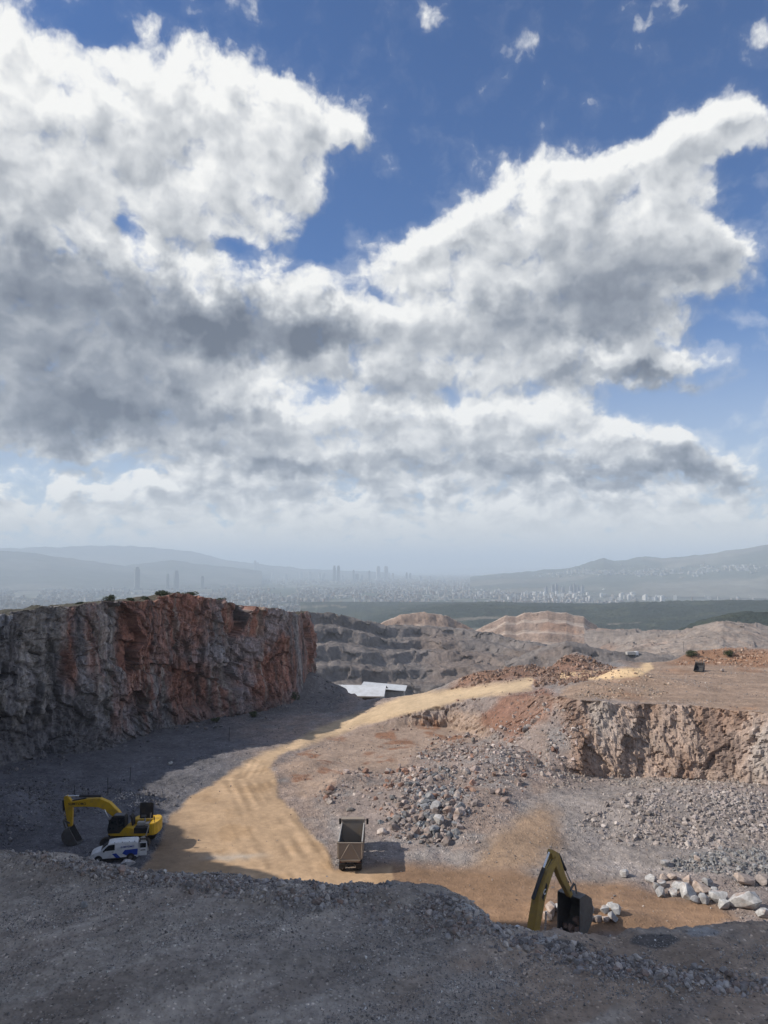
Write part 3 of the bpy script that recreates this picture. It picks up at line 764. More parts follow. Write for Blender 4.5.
# ------------------------------------------------------------------ the city
def tag(o, label, cat, group=None, kind=None):
    o['label'] = label; o['category'] = cat
    if group: o['group'] = group
    if kind: o['kind'] = kind
    return o
mc, g, b = new_mat('city_wall')
at_ = g.n('ShaderNodeAttribute', attribute_name='albedo')
geo = g.n('ShaderNodeNewGeometry'); sx = g.n('ShaderNodeSeparateXYZ'); g.put(sx.inputs[0], geo.outputs['Position'])
fl = g.m('FRACT', g.m('MULTIPLY', sx.outputs[2], 1 / 3.4)); band = g.m('MULTIPLY', g.sm(fl, .42, .5), .45)
c = g.mix(band, at_.outputs['Color'], (.06, .07, .08))
g.put(b.inputs['Base Color'], c); b.inputs['Roughness'].default_value = .7
def plain_z(r): return float(-96 - 132 * sstep(r, 900, 3000))
BOXQ = np.array([[0, 1, 5, 4], [1, 2, 6, 5], [2, 3, 7, 6], [3, 0, 4, 7], [4, 5, 6, 7]])
def box_pts(w, d, h, z0=0.0): return np.array([(sx_ * w / 2, sy_ * d / 2, z) for z in (z0, h) for sx_, sy_ in ((-1, -1), (1, -1), (1, 1), (-1, 1))])
def block_mesh(name, boxes, colour):
    V, F = [], []
    for (w, d, z0, h, ox, oy) in boxes:
        F.append(BOXQ + 8 * len(V)); V.append(box_pts(w, d, h, z0) + np.array([ox, oy, 0]))
    me = bpy.data.meshes.new(name); set_mesh(me, np.vstack(V), np.vstack(F)); set_col(me, np.tile(colour, (8 * len(boxes), 1))); me.materials.append(mc)
    return me
rc = np.random.default_rng(5)
def city_spot(x, y):
    dp = math.atan((y - 512) / FPX) - PITCH
    r = 222 / math.tan(max(dp, .004)); a = math.atan((x - 384) / FPX)
    return r, a
Vs, Fs, Cs, nb = [], [], [], 0
pal = np.array([[.62, .60, .56], [.55, .48, .40], [.42, .36, .31], [.34, .22, .16], [.50, .50, .50], [.70, .69, .66], [.28, .27, .26]])
def add_box(x, y, z, w, d, h, rot, colr):
    global nb
    p = box_pts(w, d, h, -6); ca, sa = math.cos(rot), math.sin(rot)
    p = np.stack([p[:, 0] * ca - p[:, 1] * sa + x, p[:, 0] * sa + p[:, 1] * ca + y, p[:, 2] + z], -1)
    Vs.append(p); Fs.append(BOXQ + nb); nb += 8; Cs.append(np.tile(colr, (8, 1)))
k = 0
while k < 13000:
    x = rc.uniform(-30, 800); y = 575 + 37 * rc.beta(1.0, 1.25)
    if x > 470 and y > 606: continue
    if x > 600 + 3 * (612 - y) and y > 579 and rc.random() < .9: continue
    cl_n = float(vnoise(x * .035, y * .22, 0, 77)) + .5 * float(vnoise(x * .12, y * .6, 0, 78))
    if cl_n < rc.uniform(-.55, .25): continue
    r, a = city_spot(x, y)
    big = rc.random() < .07
    w = rc.uniform(30, 80) if big else rc.uniform(9, 22)
    add_box(r * math.sin(a), r * math.cos(a), plain_z(r), w, w * rc.uniform(.5, .9), rc.uniform(8, 13) if big else rc.choice([8, 12, 16, 20, 26]), rc.choice([.3, .5, .2, 1.1]) + rc.normal() * .08, pal[rc.integers(7)] * rc.uniform(.35, .85))
    k += 1
TX_, TY_, TZ_, Tpx, Ttt = town
Tpy = proj(TX_, TY_, TZ_)[1]
dens_t = ((Tpy > 560) & (Tpy < 580) & (Tpx > 480) & (Tpx < 790) & (Ttt < .8)).ravel().nonzero()[0]
for i in rc.choice(dens_t, 3000):
    x, y, z, qx = TX_.ravel()[i], TY_.ravel()[i], TZ_.ravel()[i], Tpx.ravel()[i]
    pyi = Tpy.ravel()[i]
    want = (math.exp(-((pyi - 572) / 3.0) ** 2) if qx < 700 else math.exp(-((pyi - 569) / 2.5) ** 2)) * (.4 + .6 * (float(vnoise(qx * .05, 0, 0, 79)) > -.1))
    if rc.random() > want: continue
    add_box(x + rc.uniform(-40, 40), y + rc.uniform(-60, 60), z, rc.uniform(14, 34), 14, rc.uniform(8, 17), rc.uniform(-.4, .4), pal[[0, 5, 4, 1][rc.integers(4)]] * .7)
me = bpy.data.meshes.new('city_buildings'); set_mesh(me, np.vstack(Vs), np.vstack(Fs)); set_col(me, np.vstack(Cs)); me.materials.append(mc)
city = bpy.data.objects.new('city_buildings', me); COL.objects.link(city)
tag(city, 'low pale buildings of the hazy city covering the plain behind the quarry', 'buildings', None, 'stuff')

# towers that rise over the roofs
TOW = [(138, 567, 588, 4.6, 3), (177, 570.5, 588, 4.2, 3), (168.5, 573.5, 588, 2.6, 3), (203, 576, 588, 3, 3), (244, 567, 577, 2.4, 0), (249, 567.5, 577, 2.2, 0), (255.4, 560.5, 577.5, 2.6, 1), (258.2, 562.5, 577.5, 2.2, 1), (262, 568, 577, 2.4, 0),
       (301, 571, 579, 2.2, 0), (310, 571.5, 579, 2.4, 0), (320, 573, 580, 2.2, 0), (324, 573, 580, 2.2, 0), (334.5, 565.6, 581, 2.5, 2), (338.6, 565.6, 581, 2.7, 2), (353.7, 569.8, 580.5, 1.8, 2), (357, 573.5, 581, 3, 2), (362, 575, 581, 2.2, 0),
       (369.3, 570.5, 581, 1.7, 2), (378.3, 566, 580, 3.4, 0), (386, 566, 580, 3.6, 0), (393, 573, 581, 2, 0), (406.6, 572.4, 580, 1.8, 2), (410.2, 573, 580, 1.8, 2), (420, 575.5, 581, 2, 0), (286, 574, 580, 2.4, 0), (232, 573, 579, 2.2, 0), (273, 572, 579, 2.2, 0),
       (430, 576, 582, 2, 0), (342.5, 575, 582, 1.8, 0)]
tcol = [[.42, .44, .46], [.30, .33, .36], [.10, .12, .14], [.16, .17, .18]]
tlab = ['slim pale grey tower rising over the distant city roofs', 'tall slender grey skyscraper of the close pair on the far left of the skyline', 'slim dark tower standing in the distant city skyline', 'broad dark slab tower standing alone above the near city on the left']
for x, top, bot, wpx, kd in TOW:
    r, a = city_spot(x, bot)
    zt = at_r(x, top, r)[2]; h = zt - plain_z(r); w = wpx * r / FPX
    cap = rc.uniform(.84, .96)
    me = block_mesh('tower_block', [(w, w * .8, -4, h * cap, 0, 0), (w * .7, w * .6, h * cap, h, 0, 0), (w * 1.7, w * 1.4, -4, h * .08, 0, 0)], tcol[kd])
    o = bpy.data.objects.new('tower_block', me); COL.objects.link(o); o.location = (r * math.sin(a), r * math.cos(a), plain_z(r)); o.rotation_euler.z = -a + .25
    tag(o, tlab[kd], 'tower', 'towers of the distant city')
# estates of pale apartment blocks below the wooded hills
apm = []
for q in range(6):
    w, d, h = rc.uniform(16, 24), rc.uniform(14, 18), rc.choice([26, 30, 38])
    apm.append(block_mesh('apartment_block', [(w, d, -5, h, 0, 0), (w * .35, d * .4, h, h + 3.5, w * .1, 0), (w * .9, d + 2.4, 3, h - 3, 0, 0)], pal[[0, 5, 4, 1, 0, 5][q]] * .95))
n_ap = 0
while n_ap < 120:
    u = rc.random()
    if u < .62: x, y = rc.normal(566, 22), rc.normal(594.5, 2.6)
    elif u < .8: x, y = rc.normal(640, 26), rc.normal(597, 2.0)
    else: x, y = rc.normal(480, 30), rc.normal(592, 2.5)
    if not (420 < x < 720 and 587 < y < 600): continue
    r, a = city_spot(x, y)
    o = bpy.data.objects.new('apartment_block', apm[rc.integers(6)]); COL.objects.link(o)
    o.location = (r * math.sin(a), r * math.cos(a), plain_z(r)); o.rotation_euler.z = rc.choice([.2, .5, -.3])
    o.scale = (1, 1, rc.uniform(.7, 1.25))
    tag(o, 'pale apartment block in the housing estate below the dark wooded hills', 'apartment block', 'apartment blocks of the estate on the plain'); n_ap += 1
for q, x in enumerate((545.5, 552, 555.5, 562, 570, 573.5, 577, 581.5)):     # the row of taller grey slabs
    r, a = city_spot(x, 594)
    me = block_mesh('tower_block', [(22, 20, -5, 62 + 10 * (q % 3), 0, 0), (9, 8, 62, 76 + 10 * (q % 3), 0, 0)], [.24, .25, .27])
    o = bpy.data.objects.new('tower_block', me); COL.objects.link(o); o.location = (r * math.sin(a), r * math.cos(a), plain_z(r)); o.rotation_euler.z = .3
    tag(o, 'grey high-rise in the row behind the pale housing estate', 'tower', 'high-rises of the housing estate')

# ------------------------------------------------------------------ the air
hz = bpy.data.meshes.new('haze')
q = 74000.0
hz.from_pydata([(x, y, z) for z in (-260, 470) for x, y in ((-q, -3000), (q, -3000), (q, q), (-q, q))], [], [(3, 2, 1, 0), (4, 5, 6, 7), (0, 1, 5, 4), (1, 2, 6, 5), (2, 3, 7, 6), (3, 0, 4, 7)])
hz.update()
haze = bpy.data.objects.new('haze', hz); COL.objects.link(haze); haze['kind'] = 'stuff'
mh = bpy.data.materials.new('haze'); mh.use_nodes = True; nt = mh.node_tree; nt.nodes.clear(); g = G(nt)
vol = g.n('ShaderNodeVolumePrincipled'); vol.inputs['Color'].default_value = (.76, .88, 1.0, 1); vol.inputs['Density'].default_value = HAZE_DENSITY; vol.inputs['Anisotropy'].default_value = 0.0
om = g.n('ShaderNodeOutputMaterial'); g.put(om.inputs['Volume'], vol.outputs[0]); hz.materials.append(mh)

# ------------------------------------------------------------------ broken rock
def hull_rock(seed, n=13, flat=.72):
    r = random.Random(seed)
    bm = bmesh.new()
    for _ in range(n):
        v = Vector((r.gauss(0, 1), r.gauss(0, 1), r.gauss(0, 1))).normalized() * r.uniform(.8, 1.05)
        bm.verts.new((v.x, v.y * r.uniform(.72, .95), v.z * flat))
    bmesh.ops.convex_hull(bm, input=bm.verts)
    bmesh.ops.delete(bm, geom=[v for v in bm.verts if not v.link_faces], context='VERTS')
    bmesh.ops.triangulate(bm, faces=bm.faces)
    bm.verts.index_update()
    V = np.array([v.co[:] for v in bm.verts]); F = np.array([[v.index for v in f.verts] for f in bm.faces]); bm.free()
    return V, F


def boulder_mesh(name, seed):
    r = random.Random(seed)
    bm = bmesh.new()
    for _ in range(17):
        v = Vector((r.gauss(0, 1), r.gauss(0, 1), r.gauss(0, 1))).normalized() * r.uniform(.82, 1.05)
        bm.verts.new((v.x, v.y * .82, v.z * .74))
    ret = bmesh.ops.convex_hull(bm, input=bm.verts)
    bmesh.ops.delete(bm, geom=[v for v in bm.verts if not v.link_faces], context='VERTS')
    bmesh.ops.dissolve_limit(bm, angle_limit=R(14), verts=bm.verts, edges=bm.edges)
    bmesh.ops.bevel(bm, geom=list(bm.edges), offset=.025, segments=1, affect='EDGES', clamp_overlap=True)
    bmesh.ops.triangulate(bm, faces=bm.faces)
    bmesh.ops.subdivide_edges(bm, edges=[e for e in bm.edges if e.calc_length() > .3], cuts=1, use_grid_fill=True)
    bmesh.ops.triangulate(bm, faces=bm.faces)
    co = np.array([v.co[:] for v in bm.verts])
    dn = fbm(co[:, 0] * 2.2 + seed, co[:, 1] * 2.2, co[:, 2] * 2.2, 3, seed) * .07
    for v, d in zip(bm.verts, dn): v.co *= 1 + d
    me = bpy.data.meshes.new(name); bm.to_mesh(me); bm.free()
    return me

m_rub, g, b = new_mat('broken_rock')
at_ = g.n('ShaderNodeAttribute', attribute_name='albedo'); geo = g.n('ShaderNodeNewGeometry')
nn = g.noise(geo.outputs['Position'], 5, 5, .65, dim='3D')
c = g.n('ShaderNodeVectorMath', operation='SCALE'); g.put(c.inputs[0], at_.outputs['Color']); g.put(c.inputs['Scale'], g.sm(nn, .3, .7, .75, 1.2))
g.put(b.inputs['Base Color'], c.outputs[0]); b.inputs['Roughness'].default_value = .92; b.inputs['Specular IOR Level'].default_value = .25
m_bld, g, b = new_mat('boulder_rock')
oi = g.n('ShaderNodeObjectInfo'); geo = g.n('ShaderNodeNewGeometry')
nn = g.noise(geo.outputs['Position'], 3.2, 7, .65, dim='3D'); n2 = g.noise(geo.outputs['Position'], .9, 4, .6, dim='3D')
c = g.n('ShaderNodeVectorMath', operation='SCALE'); g.put(c.inputs[0], oi.outputs['Color']); g.put(c.inputs['Scale'], g.sm(nn, .3, .7, .68, 1.22))
cc = g.mix(g.sm(n2, .52, .68, 0, .5), c.outputs[0], (.30, .17, .11))
g.put(b.inputs['Base Color'], cc); b.inputs['Roughness'].default_value = .92; b.inputs['Specular IOR Level'].default_value = .25
bp = g.n('ShaderNodeBump'); bp.inputs['Strength'].default_value = .6; bp.inputs['Distance'].default_value = .06; g.put(bp.inputs['Height'], nn); g.put(b.inputs['Normal'], bp.outputs[0])

PX, PY = proj(GX, GY, GZ)
area = R_ * np.gradient(azs)[None, :] * np.gradient(rs)[:, None]
REG = {   # name: polygon, count, smallest, largest, colours, rough edge
    'slope': ([(305, 795), (345, 772), (395, 770), (425, 740), (470, 728), (500, 716), (560, 700), (600, 712), (590, 750), (560, 782), (520, 792), (485, 826), (470, 850), (425, 846), (385, 836), (365, 815), (318, 800)], 17000, .27, 1.25, [[.38, .31, .28], [.27, .215, .19], [.28, .255, .24], [.44, .385, .35], [.27, .16, .12]], 10),
    'spill': ([(430, 745), (470, 722), (505, 705), (545, 700), (600, 706), (596, 745), (570, 775), (520, 785), (470, 790), (430, 780)], 5500, .26, 1.15, [[.40, .32, .285], [.31, .25, .225], [.46, .40, .365], [.27, .18, .14]], 8),
    'slope2': ([(385, 795), (430, 765), (470, 770), (478, 800), (455, 845), (420, 846), (385, 835)], 1300, .42, 1.2, [[.34, .285, .26], [.27, .23, .215], [.22, .225, .235]], 8),
    'rpile': ([(580, 826), (600, 800), (650, 786), (720, 788), (775, 798), (900, 815), (900, 860), (768, 850), (700, 848), (620, 846)], 6000, .28, .85, [[.33, .285, .26], [.29, .25, .235], [.38, .34, .315]], 8),
    'gpile': ([(655, 866), (690, 853), (760, 848), (900, 855), (900, 890), (730, 874), (668, 872)], 1600, .22, .75, [[.25, .25, .25], [.31, .30, .29], [.21, .21, .215]], 5),
    'bank': ([(366, 726), (420, 711), (500, 692), (545, 686), (552, 704), (500, 722), (420, 731), (376, 733)], 2200, .28, .9, [[.28, .20, .17], [.23, .14, .11], [.33, .27, .24]], 4),
    'berm': ([(10, 848), (100, 860), (200, 874), (300, 881), (385, 884), (400, 905), (440, 893), (470, 912), (500, 930), (560, 945), (640, 962), (740, 978), (790, 990), (740, 1000), (600, 980), (480, 950), (390, 928), (250, 900), (120, 884), (30, 866)], 9500, .11, .55, [[.33, .31, .30], [.27, .25, .245], [.42, .38, .35], [.30, .24, .21]], 12),
    'talus': ([(-20, 748), (60, 738), (130, 728), (200, 711), (260, 700), (296, 680), (305, 655), (330, 668), (346, 692), (330, 706), (260, 722), (200, 734), (120, 750), (-20, 780)], 4200, .25, 1.0, [[.17, .16, .165], [.13, .125, .13], [.22, .19, .18]], 6),
    'lheap': ([(-40, 795), (30, 780), (100, 782), (150, 788), (190, 800), (150, 812), (100, 815), (60, 822), (20, 850), (-40, 850)], 3200, .16, .6, [[.15, .145, .15], [.20, .19, .19], [.12, .115, .12]], 10),
    'pale': ([(112, 800), (122, 793), (140, 794), (152, 800), (140, 806), (118, 806)], 240, .15, .42, [[.50, .45, .41], [.42, .38, .35]], 3),
    'heap': ([(450, 690), (472, 664), (500, 653), (540, 650), (580, 656), (615, 672), (560, 688), (520, 682)], 3400, .3, 1.2, [[.25, .165, .125], [.21, .135, .10], [.30, .22, .18]], 4),
    'plat': ([(575, 690), (615, 672), (640, 668), (665, 680), (670, 696), (620, 700), (570, 700)], 1300, .2, .7, [[.36, .26, .19], [.42, .34, .27]], 4),
    'rheap': ([(675, 666), (690, 652), (730, 650), (800, 650), (900, 656), (800, 668), (720, 668)], 1200, .3, .9, [[.30, .17, .11], [.36, .26, .20]], 3),
    'foot': ([(540, 772), (600, 768), (650, 770), (720, 774), (900, 800), (900, 830), (768, 800), (700, 788), (600, 786), (545, 790)], 2400, .2, .75, [[.30, .25, .22], [.35, .31, .28]], 6),
    'pit': ([(392, 905), (440, 892), (480, 905), (480, 925), (430, 915)], 260, .1, .35, [[.24, .20, .18]], 6),
    'rpad': ([(640, 885), (668, 872), (768, 878), (900, 890), (900, 925), (735, 922), (690, 905)], 420, .12, .4, [[.34, .32, .31], [.28, .25, .23]], 8),
}
hull_big = [hull_rock(q, 13, random.Random(q).uniform(.6, .85)) for q in range(20)]
hull_tiny = [hull_rock(100 + q, 7, .7) for q in range(10)]
rr_ = np.random.default_rng(21)
flatA = area.ravel()


def scatter(w, n):
    p = w.ravel() * flatA; tot = p.sum()
    idx = rr_.choice(p.size, n, p=p / tot)
    i, j = np.divmod(idx, nA); i = np.clip(i, 0, len(rs) - 2); j = np.clip(j, 0, nA - 2)
    u, v = rr_.random(n)[:, None], rr_.random(n)[:, None]
    pk = lambda a, b: np.stack([GX[a, b], GY[a, b], GZ[a, b]], -1)
    o = pk(i, j); return o + u * (pk(i + 1, j) - o) + v * (pk(i, j + 1) - o)


def rand_rot(n):
    q = rr_.normal(size=(n, 4)); q /= np.linalg.norm(q, axis=1)[:, None]
    w, x, y, z = q.T
    return np.stack([1 - 2 * (y * y + z * z), 2 * (x * y - z * w), 2 * (x * z + y * w), 2 * (x * y + z * w), 1 - 2 * (x * x + z * z), 2 * (y * z - x * w), 2 * (x * z - y * w), 2 * (y * z + x * w), 1 - 2 * (x * x + y * y)], -1).reshape(n, 3, 3)


def merge_rocks(name, pos, size, col, protos):
    n = len(pos); which = rr_.integers(0, len(protos), n); Rm = rand_rot(n)
    Vl, Fl, Cl, base = [], [], [], 0
    for k, (V, F) in enumerate(protos):
        s = which == k; m = int(s.sum())
        if not m: continue
        P3 = np.einsum('nij,vj->nvi', Rm[s], V) * size[s][:, None, None] * .5 + pos[s][:, None, :]
        Vl.append(P3.reshape(-1, 3)); Fl.append((F[None] + (np.arange(m) * len(V))[:, None, None] + base).reshape(-1, 3))
        Cl.append(np.repeat(col[s], len(V), 0)); base += m * len(V)
    me = bpy.data.meshes.new(name); set_mesh(me, np.vstack(Vl), np.vstack(Fl)); set_col(me, np.vstack(Cl)); me.materials.append(m_rub)
    o = bpy.data.objects.new(name, me); COL.objects.link(o); return o

allp, alls, allc, allr = [], [], [], []
names = list(REG)
for ri, (nm, (poly, n, lo, hi, cols, edge)) in enumerate(REG.items()):
    wmask = sstep(poly_sd(PX + wx * .6 + wx2 * .6, PY + wy * .6 + wy2 * .6, poly), -edge * .5, edge)
    wmask = wmask * (.30 + sstep(fbm(GX * .28, GY * .28, oct=3, seed=500 + ri), -.3, .25))
    if nm not in ('berm', 'pit'): wmask = wmask * (1 - bench)
    if nm == 'berm': wmask = wmask * sstep(R_, er + 1.2, er + .2)
    wmask = wmask * (1 - .96 * M_road)
    p = scatter(wmask, n)
    s = np.clip(lo * .8 * (1 - rr_.random(n)) ** (-1 / 1.9), lo * .8, hi * rr_.uniform(.75, 1.1, n))
    c = np.asarray(cols)[rr_.integers(0, len(cols), n)] * rr_.uniform(.6, 1.35, n)[:, None]
    p[:, 2] += s * rr_.uniform(-.14, .16, n)
    allp.append(p); alls.append(s); allc.append(c); allr.append(np.full(n, ri))
allp, alls, allc, allr = np.vstack(allp), np.concatenate(alls), np.vstack(allc), np.concatenate(allr)
qx, qy = proj(allp[:, 0], allp[:, 1], allp[:, 2])
lit = np.where((qx > -5) & (qx < 773) & (qy < 1030), alls / np.hypot(allp[:, 0], allp[:, 1]), 0)
order = np.argsort(-lit); N_IND = 235
ind = order[:N_IND]; rest = np.ones(len(alls), bool); rest[ind] = False
rub = merge_rocks('rubble', allp[rest], alls[rest], allc[rest], hull_big)
tag(rub, 'heaps and slopes of small broken rock all over the quarry floor', 'rubble', None, 'stuff')

bmesh_lib = [boulder_mesh('boulder', 40 + q) for q in range(16)]
for m in bmesh_lib: m.materials.append(m_bld)
def put_rock(pos, size, colr, label, group=None, squash=(1, 1, 1), name='rock'):
    o = bpy.data.objects.new(name, bmesh_lib[random.randrange(16)]); COL.objects.link(o)
    o.location = pos; o.scale = [size * .5 * q for q in squash]
    o.rotation_euler = (random.uniform(-.5, .5), random.uniform(-.5, .5), random.uniform(0, 6.28))
    o.color = (*[float(q) for q in colr], 1)
    return tag(o, label, 'rock', group)
RLAB = {'spill': ('pinkish rock in the upper spill of rubble just below the plateau edge', 'rocks of the upper rubble spill'), 'slope': ('pinkish grey rock lying on the rubble slope right of the dirt road', 'rocks of the rubble slope'), 'slope2': ('larger grey rock in the rubble directly behind the dump truck', 'rocks behind the dump truck'),
        'rpile': ('grey rock in the broad rubble pile under the right quarry wall', 'rocks of the pile under the wall'), 'gpile': ('blue-grey rock in the small heap behind the pale boulders', 'rocks of the small grey heap'),
        'bank': ('brownish rock on the cut bank below the upper road', 'rocks on the road bank'), 'berm': ('grey stone in the berm along the edge of the near gravel bench', 'stones of the near berm'),
        'talus': ('dark rock at the foot of the tall left cliff', 'rocks at the cliff foot'), 'lheap': ('dark grey rock in the low spoil heaps left of the yellow excavator', 'rocks of the left spoil heaps'),
        'pale': ('pale rock in the small white heap behind the yellow excavator', 'rocks of the pale heap'), 'heap': ('reddish rock on the heap beyond the upper road', 'rocks of the red heap'),
        'plat': ('tan rock beside the cone of spoil on the right plateau', 'rocks on the plateau'), 'rheap': ('orange rock in the mounds at the back of the right plateau', 'rocks of the orange mounds'),
        'foot': ('rock fallen at the foot of the right quarry wall', 'rocks below the quarry wall'), 'pit': ('brown rock beside the orange track below the near bench', 'rocks beside the orange track'), 'rpad': ('small pale rock scattered around the row of pale boulders', 'rocks around the pale boulders')}
for i in ind:
    lb, gp = RLAB[names[allr[i]]]
    put_rock(allp[i] + np.array([0, 0, .05 * alls[i]]), alls[i] * 1.05, allc[i], lb, gp)

def boulder(px, py, wpx, colr, label, group=None, squash=(1, 1, 1), lift=.18):
    p = on_ground(px, py); d = p[1] * cp + p[2] * sp; s = wpx * d / FPX
    p[2] += s * lift
    return put_rock(p, s, colr, label, group, squash, 'boulder')
PALE, WARM, GREY = (.46, .455, .45), (.46, .38, .33), (.33, .33, .335)
for x, y, w, c in ((651, 882, 13, PALE), (664, 881, 11, WARM), (672, 879, 12, WARM), (662, 887, 13, PALE), (661, 896, 16, GREY), (677, 889, 14, PALE), (674, 896, 14, PALE), (687, 898, 24, PALE), (702, 893, 21, WARM), (708, 885, 14, GREY), (689, 884, 15, WARM), (695, 903, 12, GREY),
                   (704, 903, 15, GREY), (719, 901, 21, PALE), (723, 908, 15, PALE), (683, 888, 11, GREY), (714, 893, 11, PALE), (657, 889, 11, GREY)):
    boulder(x, y, w, c, 'pale grey boulder in the row beside the orange track on the right', 'boulders in the row beside the orange track', lift=.22)
boulder(745, 908, 34, PALE, 'longest pale boulder, lying at the right end of the boulder row', None, (1.25, .75, .75), .2)
boulder(764, 917, 17, PALE, 'rounded pale boulder at the right edge, lowest of all the boulders')
boulder(744, 884, 25, WARM, 'cream boulder with a flat lit top, set apart behind the boulder row', None, (1.1, .9, .9))
boulder(762, 884, 18, (.30, .26, .24), 'brownish boulder at the right edge beside the cream boulder')
boulder(665, 866, 13, GREY, 'rounded grey boulder standing alone behind the left end of the boulder row')
boulder(624, 878, 13, PALE, 'single pale boulder standing alone on the orange track left of the boulder row', None, (1, 1, 1.1), .3)
boulder(697, 861, 10, WARM, 'pinkish boulder on top of the small grey heap')
for x, y, w, c in ((591, 911, 14, GREY), (605, 912, 13, PALE), (615, 912, 15, PALE), (613, 921, 15, GREY), (606, 921, 12, WARM), (598, 921, 11, GREY), (590, 920, 11, GREY), (610, 908, 11, PALE)):
    boulder(x, y, w, c, 'grey boulder in the pile right of the raised excavator bucket', 'boulders right of the excavator bucket')
for x, y, w, c in ((551, 914, 18, WARM), (547, 919, 15, WARM), (559, 910, 14, PALE)):
    boulder(x, y, w, c, 'pinkish boulder between the near excavator boom and its bucket', 'boulders between boom and bucket')
boulder(84, 908, 9, (.28, .285, .295), 'lone grey boulder in the middle of the dark foreground gravel', None, (1, 1, 1.1), .3)
boulder(128, 866, 17, (.46, .45, .45), 'flat pale slab lying on the berm in front of the white van', None, (1.2, .8, .55))
boulder(122, 873, 13, (.36, .28, .25), 'pinkish rock on the berm just below the white van')
boulder(165, 873, 7, (.6, .59, .57), 'small white stone at the berm edge right of the van')
boulder(170, 765, 7, (.40, .39, .38), 'small pale rock alone on the dark floor below the cliff')
boulder(388, 887, 11, (.22, .22, .225), 'dark boulder at the berm edge right of the dump truck')
for x, y, w, c in ((439, 823, 17, PALE), (436, 808, 14, GREY), (448, 813, 13, WARM), (459, 815, 13, WARM), (430, 799, 12, GREY)):
    boulder(x, y, w, c, 'big pale boulder among the rubble behind and right of the dump truck', 'big boulders in the rubble slope')

# loose stone chips
wb = bench * (.15 + sstep(fbm(ub * .12, vb_ * .5, oct=4, seed=601), -.15, .3)) * sstep(R_, 29, 31) / (R_ / 40)
n = 85000
p = scatter(wb, n); s = np.clip(.05 * (1 - rr_.random(n)) ** (-1 / 2.8), .05, .26); p[:, 2] += s * .1
c = np.array([[.30, .285, .275], [.22, .205, .20], [.40, .375, .355], [.56, .54, .51]])[rr_.choice(4, n, p=[.32, .32, .24, .12])] * rr_.uniform(.75, 1.2, n)[:, None]
wf = (1 - bench) * (1 - .95 * np.clip(M_road + M_proad, 0, 1)) * (1 - .75 * M_or) * (1 - .5 * M_fan) * sstep(R_, 165, 150) * (.12 + sstep(fbm(GX * .2, GY * .2, oct=4, seed=602), -.1, .3)) * np.maximum(.15, 1 - wall)
n2 = 44000
p2 = scatter(wf, n2); s2_ = np.clip(.09 * (1 - rr_.random(n2)) ** (-1 / 2.6), .09, .4); p2[:, 2] += s2_ * .12
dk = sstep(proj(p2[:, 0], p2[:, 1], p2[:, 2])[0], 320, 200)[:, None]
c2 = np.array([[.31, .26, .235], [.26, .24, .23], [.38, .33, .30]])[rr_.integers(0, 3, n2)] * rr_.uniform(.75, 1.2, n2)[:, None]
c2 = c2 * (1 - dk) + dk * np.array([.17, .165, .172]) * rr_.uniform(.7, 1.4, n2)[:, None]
grv = merge_rocks('gravel', np.vstack([p, p2]), np.concatenate([s, s2_]), np.vstack([c, c2]), hull_tiny)
tag(grv, 'loose stone chips and gravel strewn over the quarry ground', 'gravel', None, 'stuff')

# ------------------------------------------------------------------ machines and small things
def paint(name, col, rough=.5, metal=0.0, dirt=(.20, .15, .11), amt=.35, scale=1.6):
    """painted or bare metal with dust and wear"""
    m, g, b = new_mat(name)
    tc = g.n('ShaderNodeTexCoord'); n = g.noise(tc.outputs['Object'], scale, 7, .65, dim='3D')
    c = g.mix(g.sm(n, .42, .72, 0, amt), (*col, 1), (*dirt, 1))
    g.put(b.inputs['Base Color'], c); g.put(b.inputs['Roughness'], g.sm(n, .3, .7, rough, min(1, rough + .35)))
    b.inputs['Metallic'].default_value = metal
    return m
MT = dict(
    yellow=paint('yellow_paint', (.60, .36, .012), .45, amt=.42), oldyellow=paint('worn_yellow_paint', (.36, .235, .05), .55, amt=.55, scale=2.4),
    black=paint('black_rubber', (.018, .018, .02), .7, amt=.25), dark=paint('dark_steel', (.045, .045, .05), .55, .3, amt=.3), steel=paint('worn_bucket_steel', (.16, .155, .15), .5, .55, amt=.45),
    chrome=paint('piston_rod', (.75, .75, .76), .18, .9, amt=.05), glass=paint('dark_glass', (.012, .015, .018), .08, amt=.08), white=paint('white_paint', (.70, .71, .72), .4, amt=.24),
    blue=paint('blue_decal', (.012, .05, .33), .4, amt=.05), track=paint('track_steel', (.07, .06, .052), .7, .4, amt=.6), bodytan=paint('dusty_tipper_paint', (.29, .245, .205), .75, amt=.5, dirt=(.34, .25, .17)),
    bodyin=paint('tipper_lining', (.10, .105, .115), .5, .4, amt=.4), lamp_red=paint('tail_lamp_red', (.10, .025, .02), .4, amt=.5), grey=paint('grey_plastic', (.12, .12, .125), .6, amt=.2),
    pale=paint('pale_edge_steel', (.45, .43, .40), .5, .2, amt=.3), ink=paint('black_lettering', (.012, .012, .014), .5, amt=.0), lamp=paint('clear_lamp', (.6, .6, .6), .1, amt=.05))


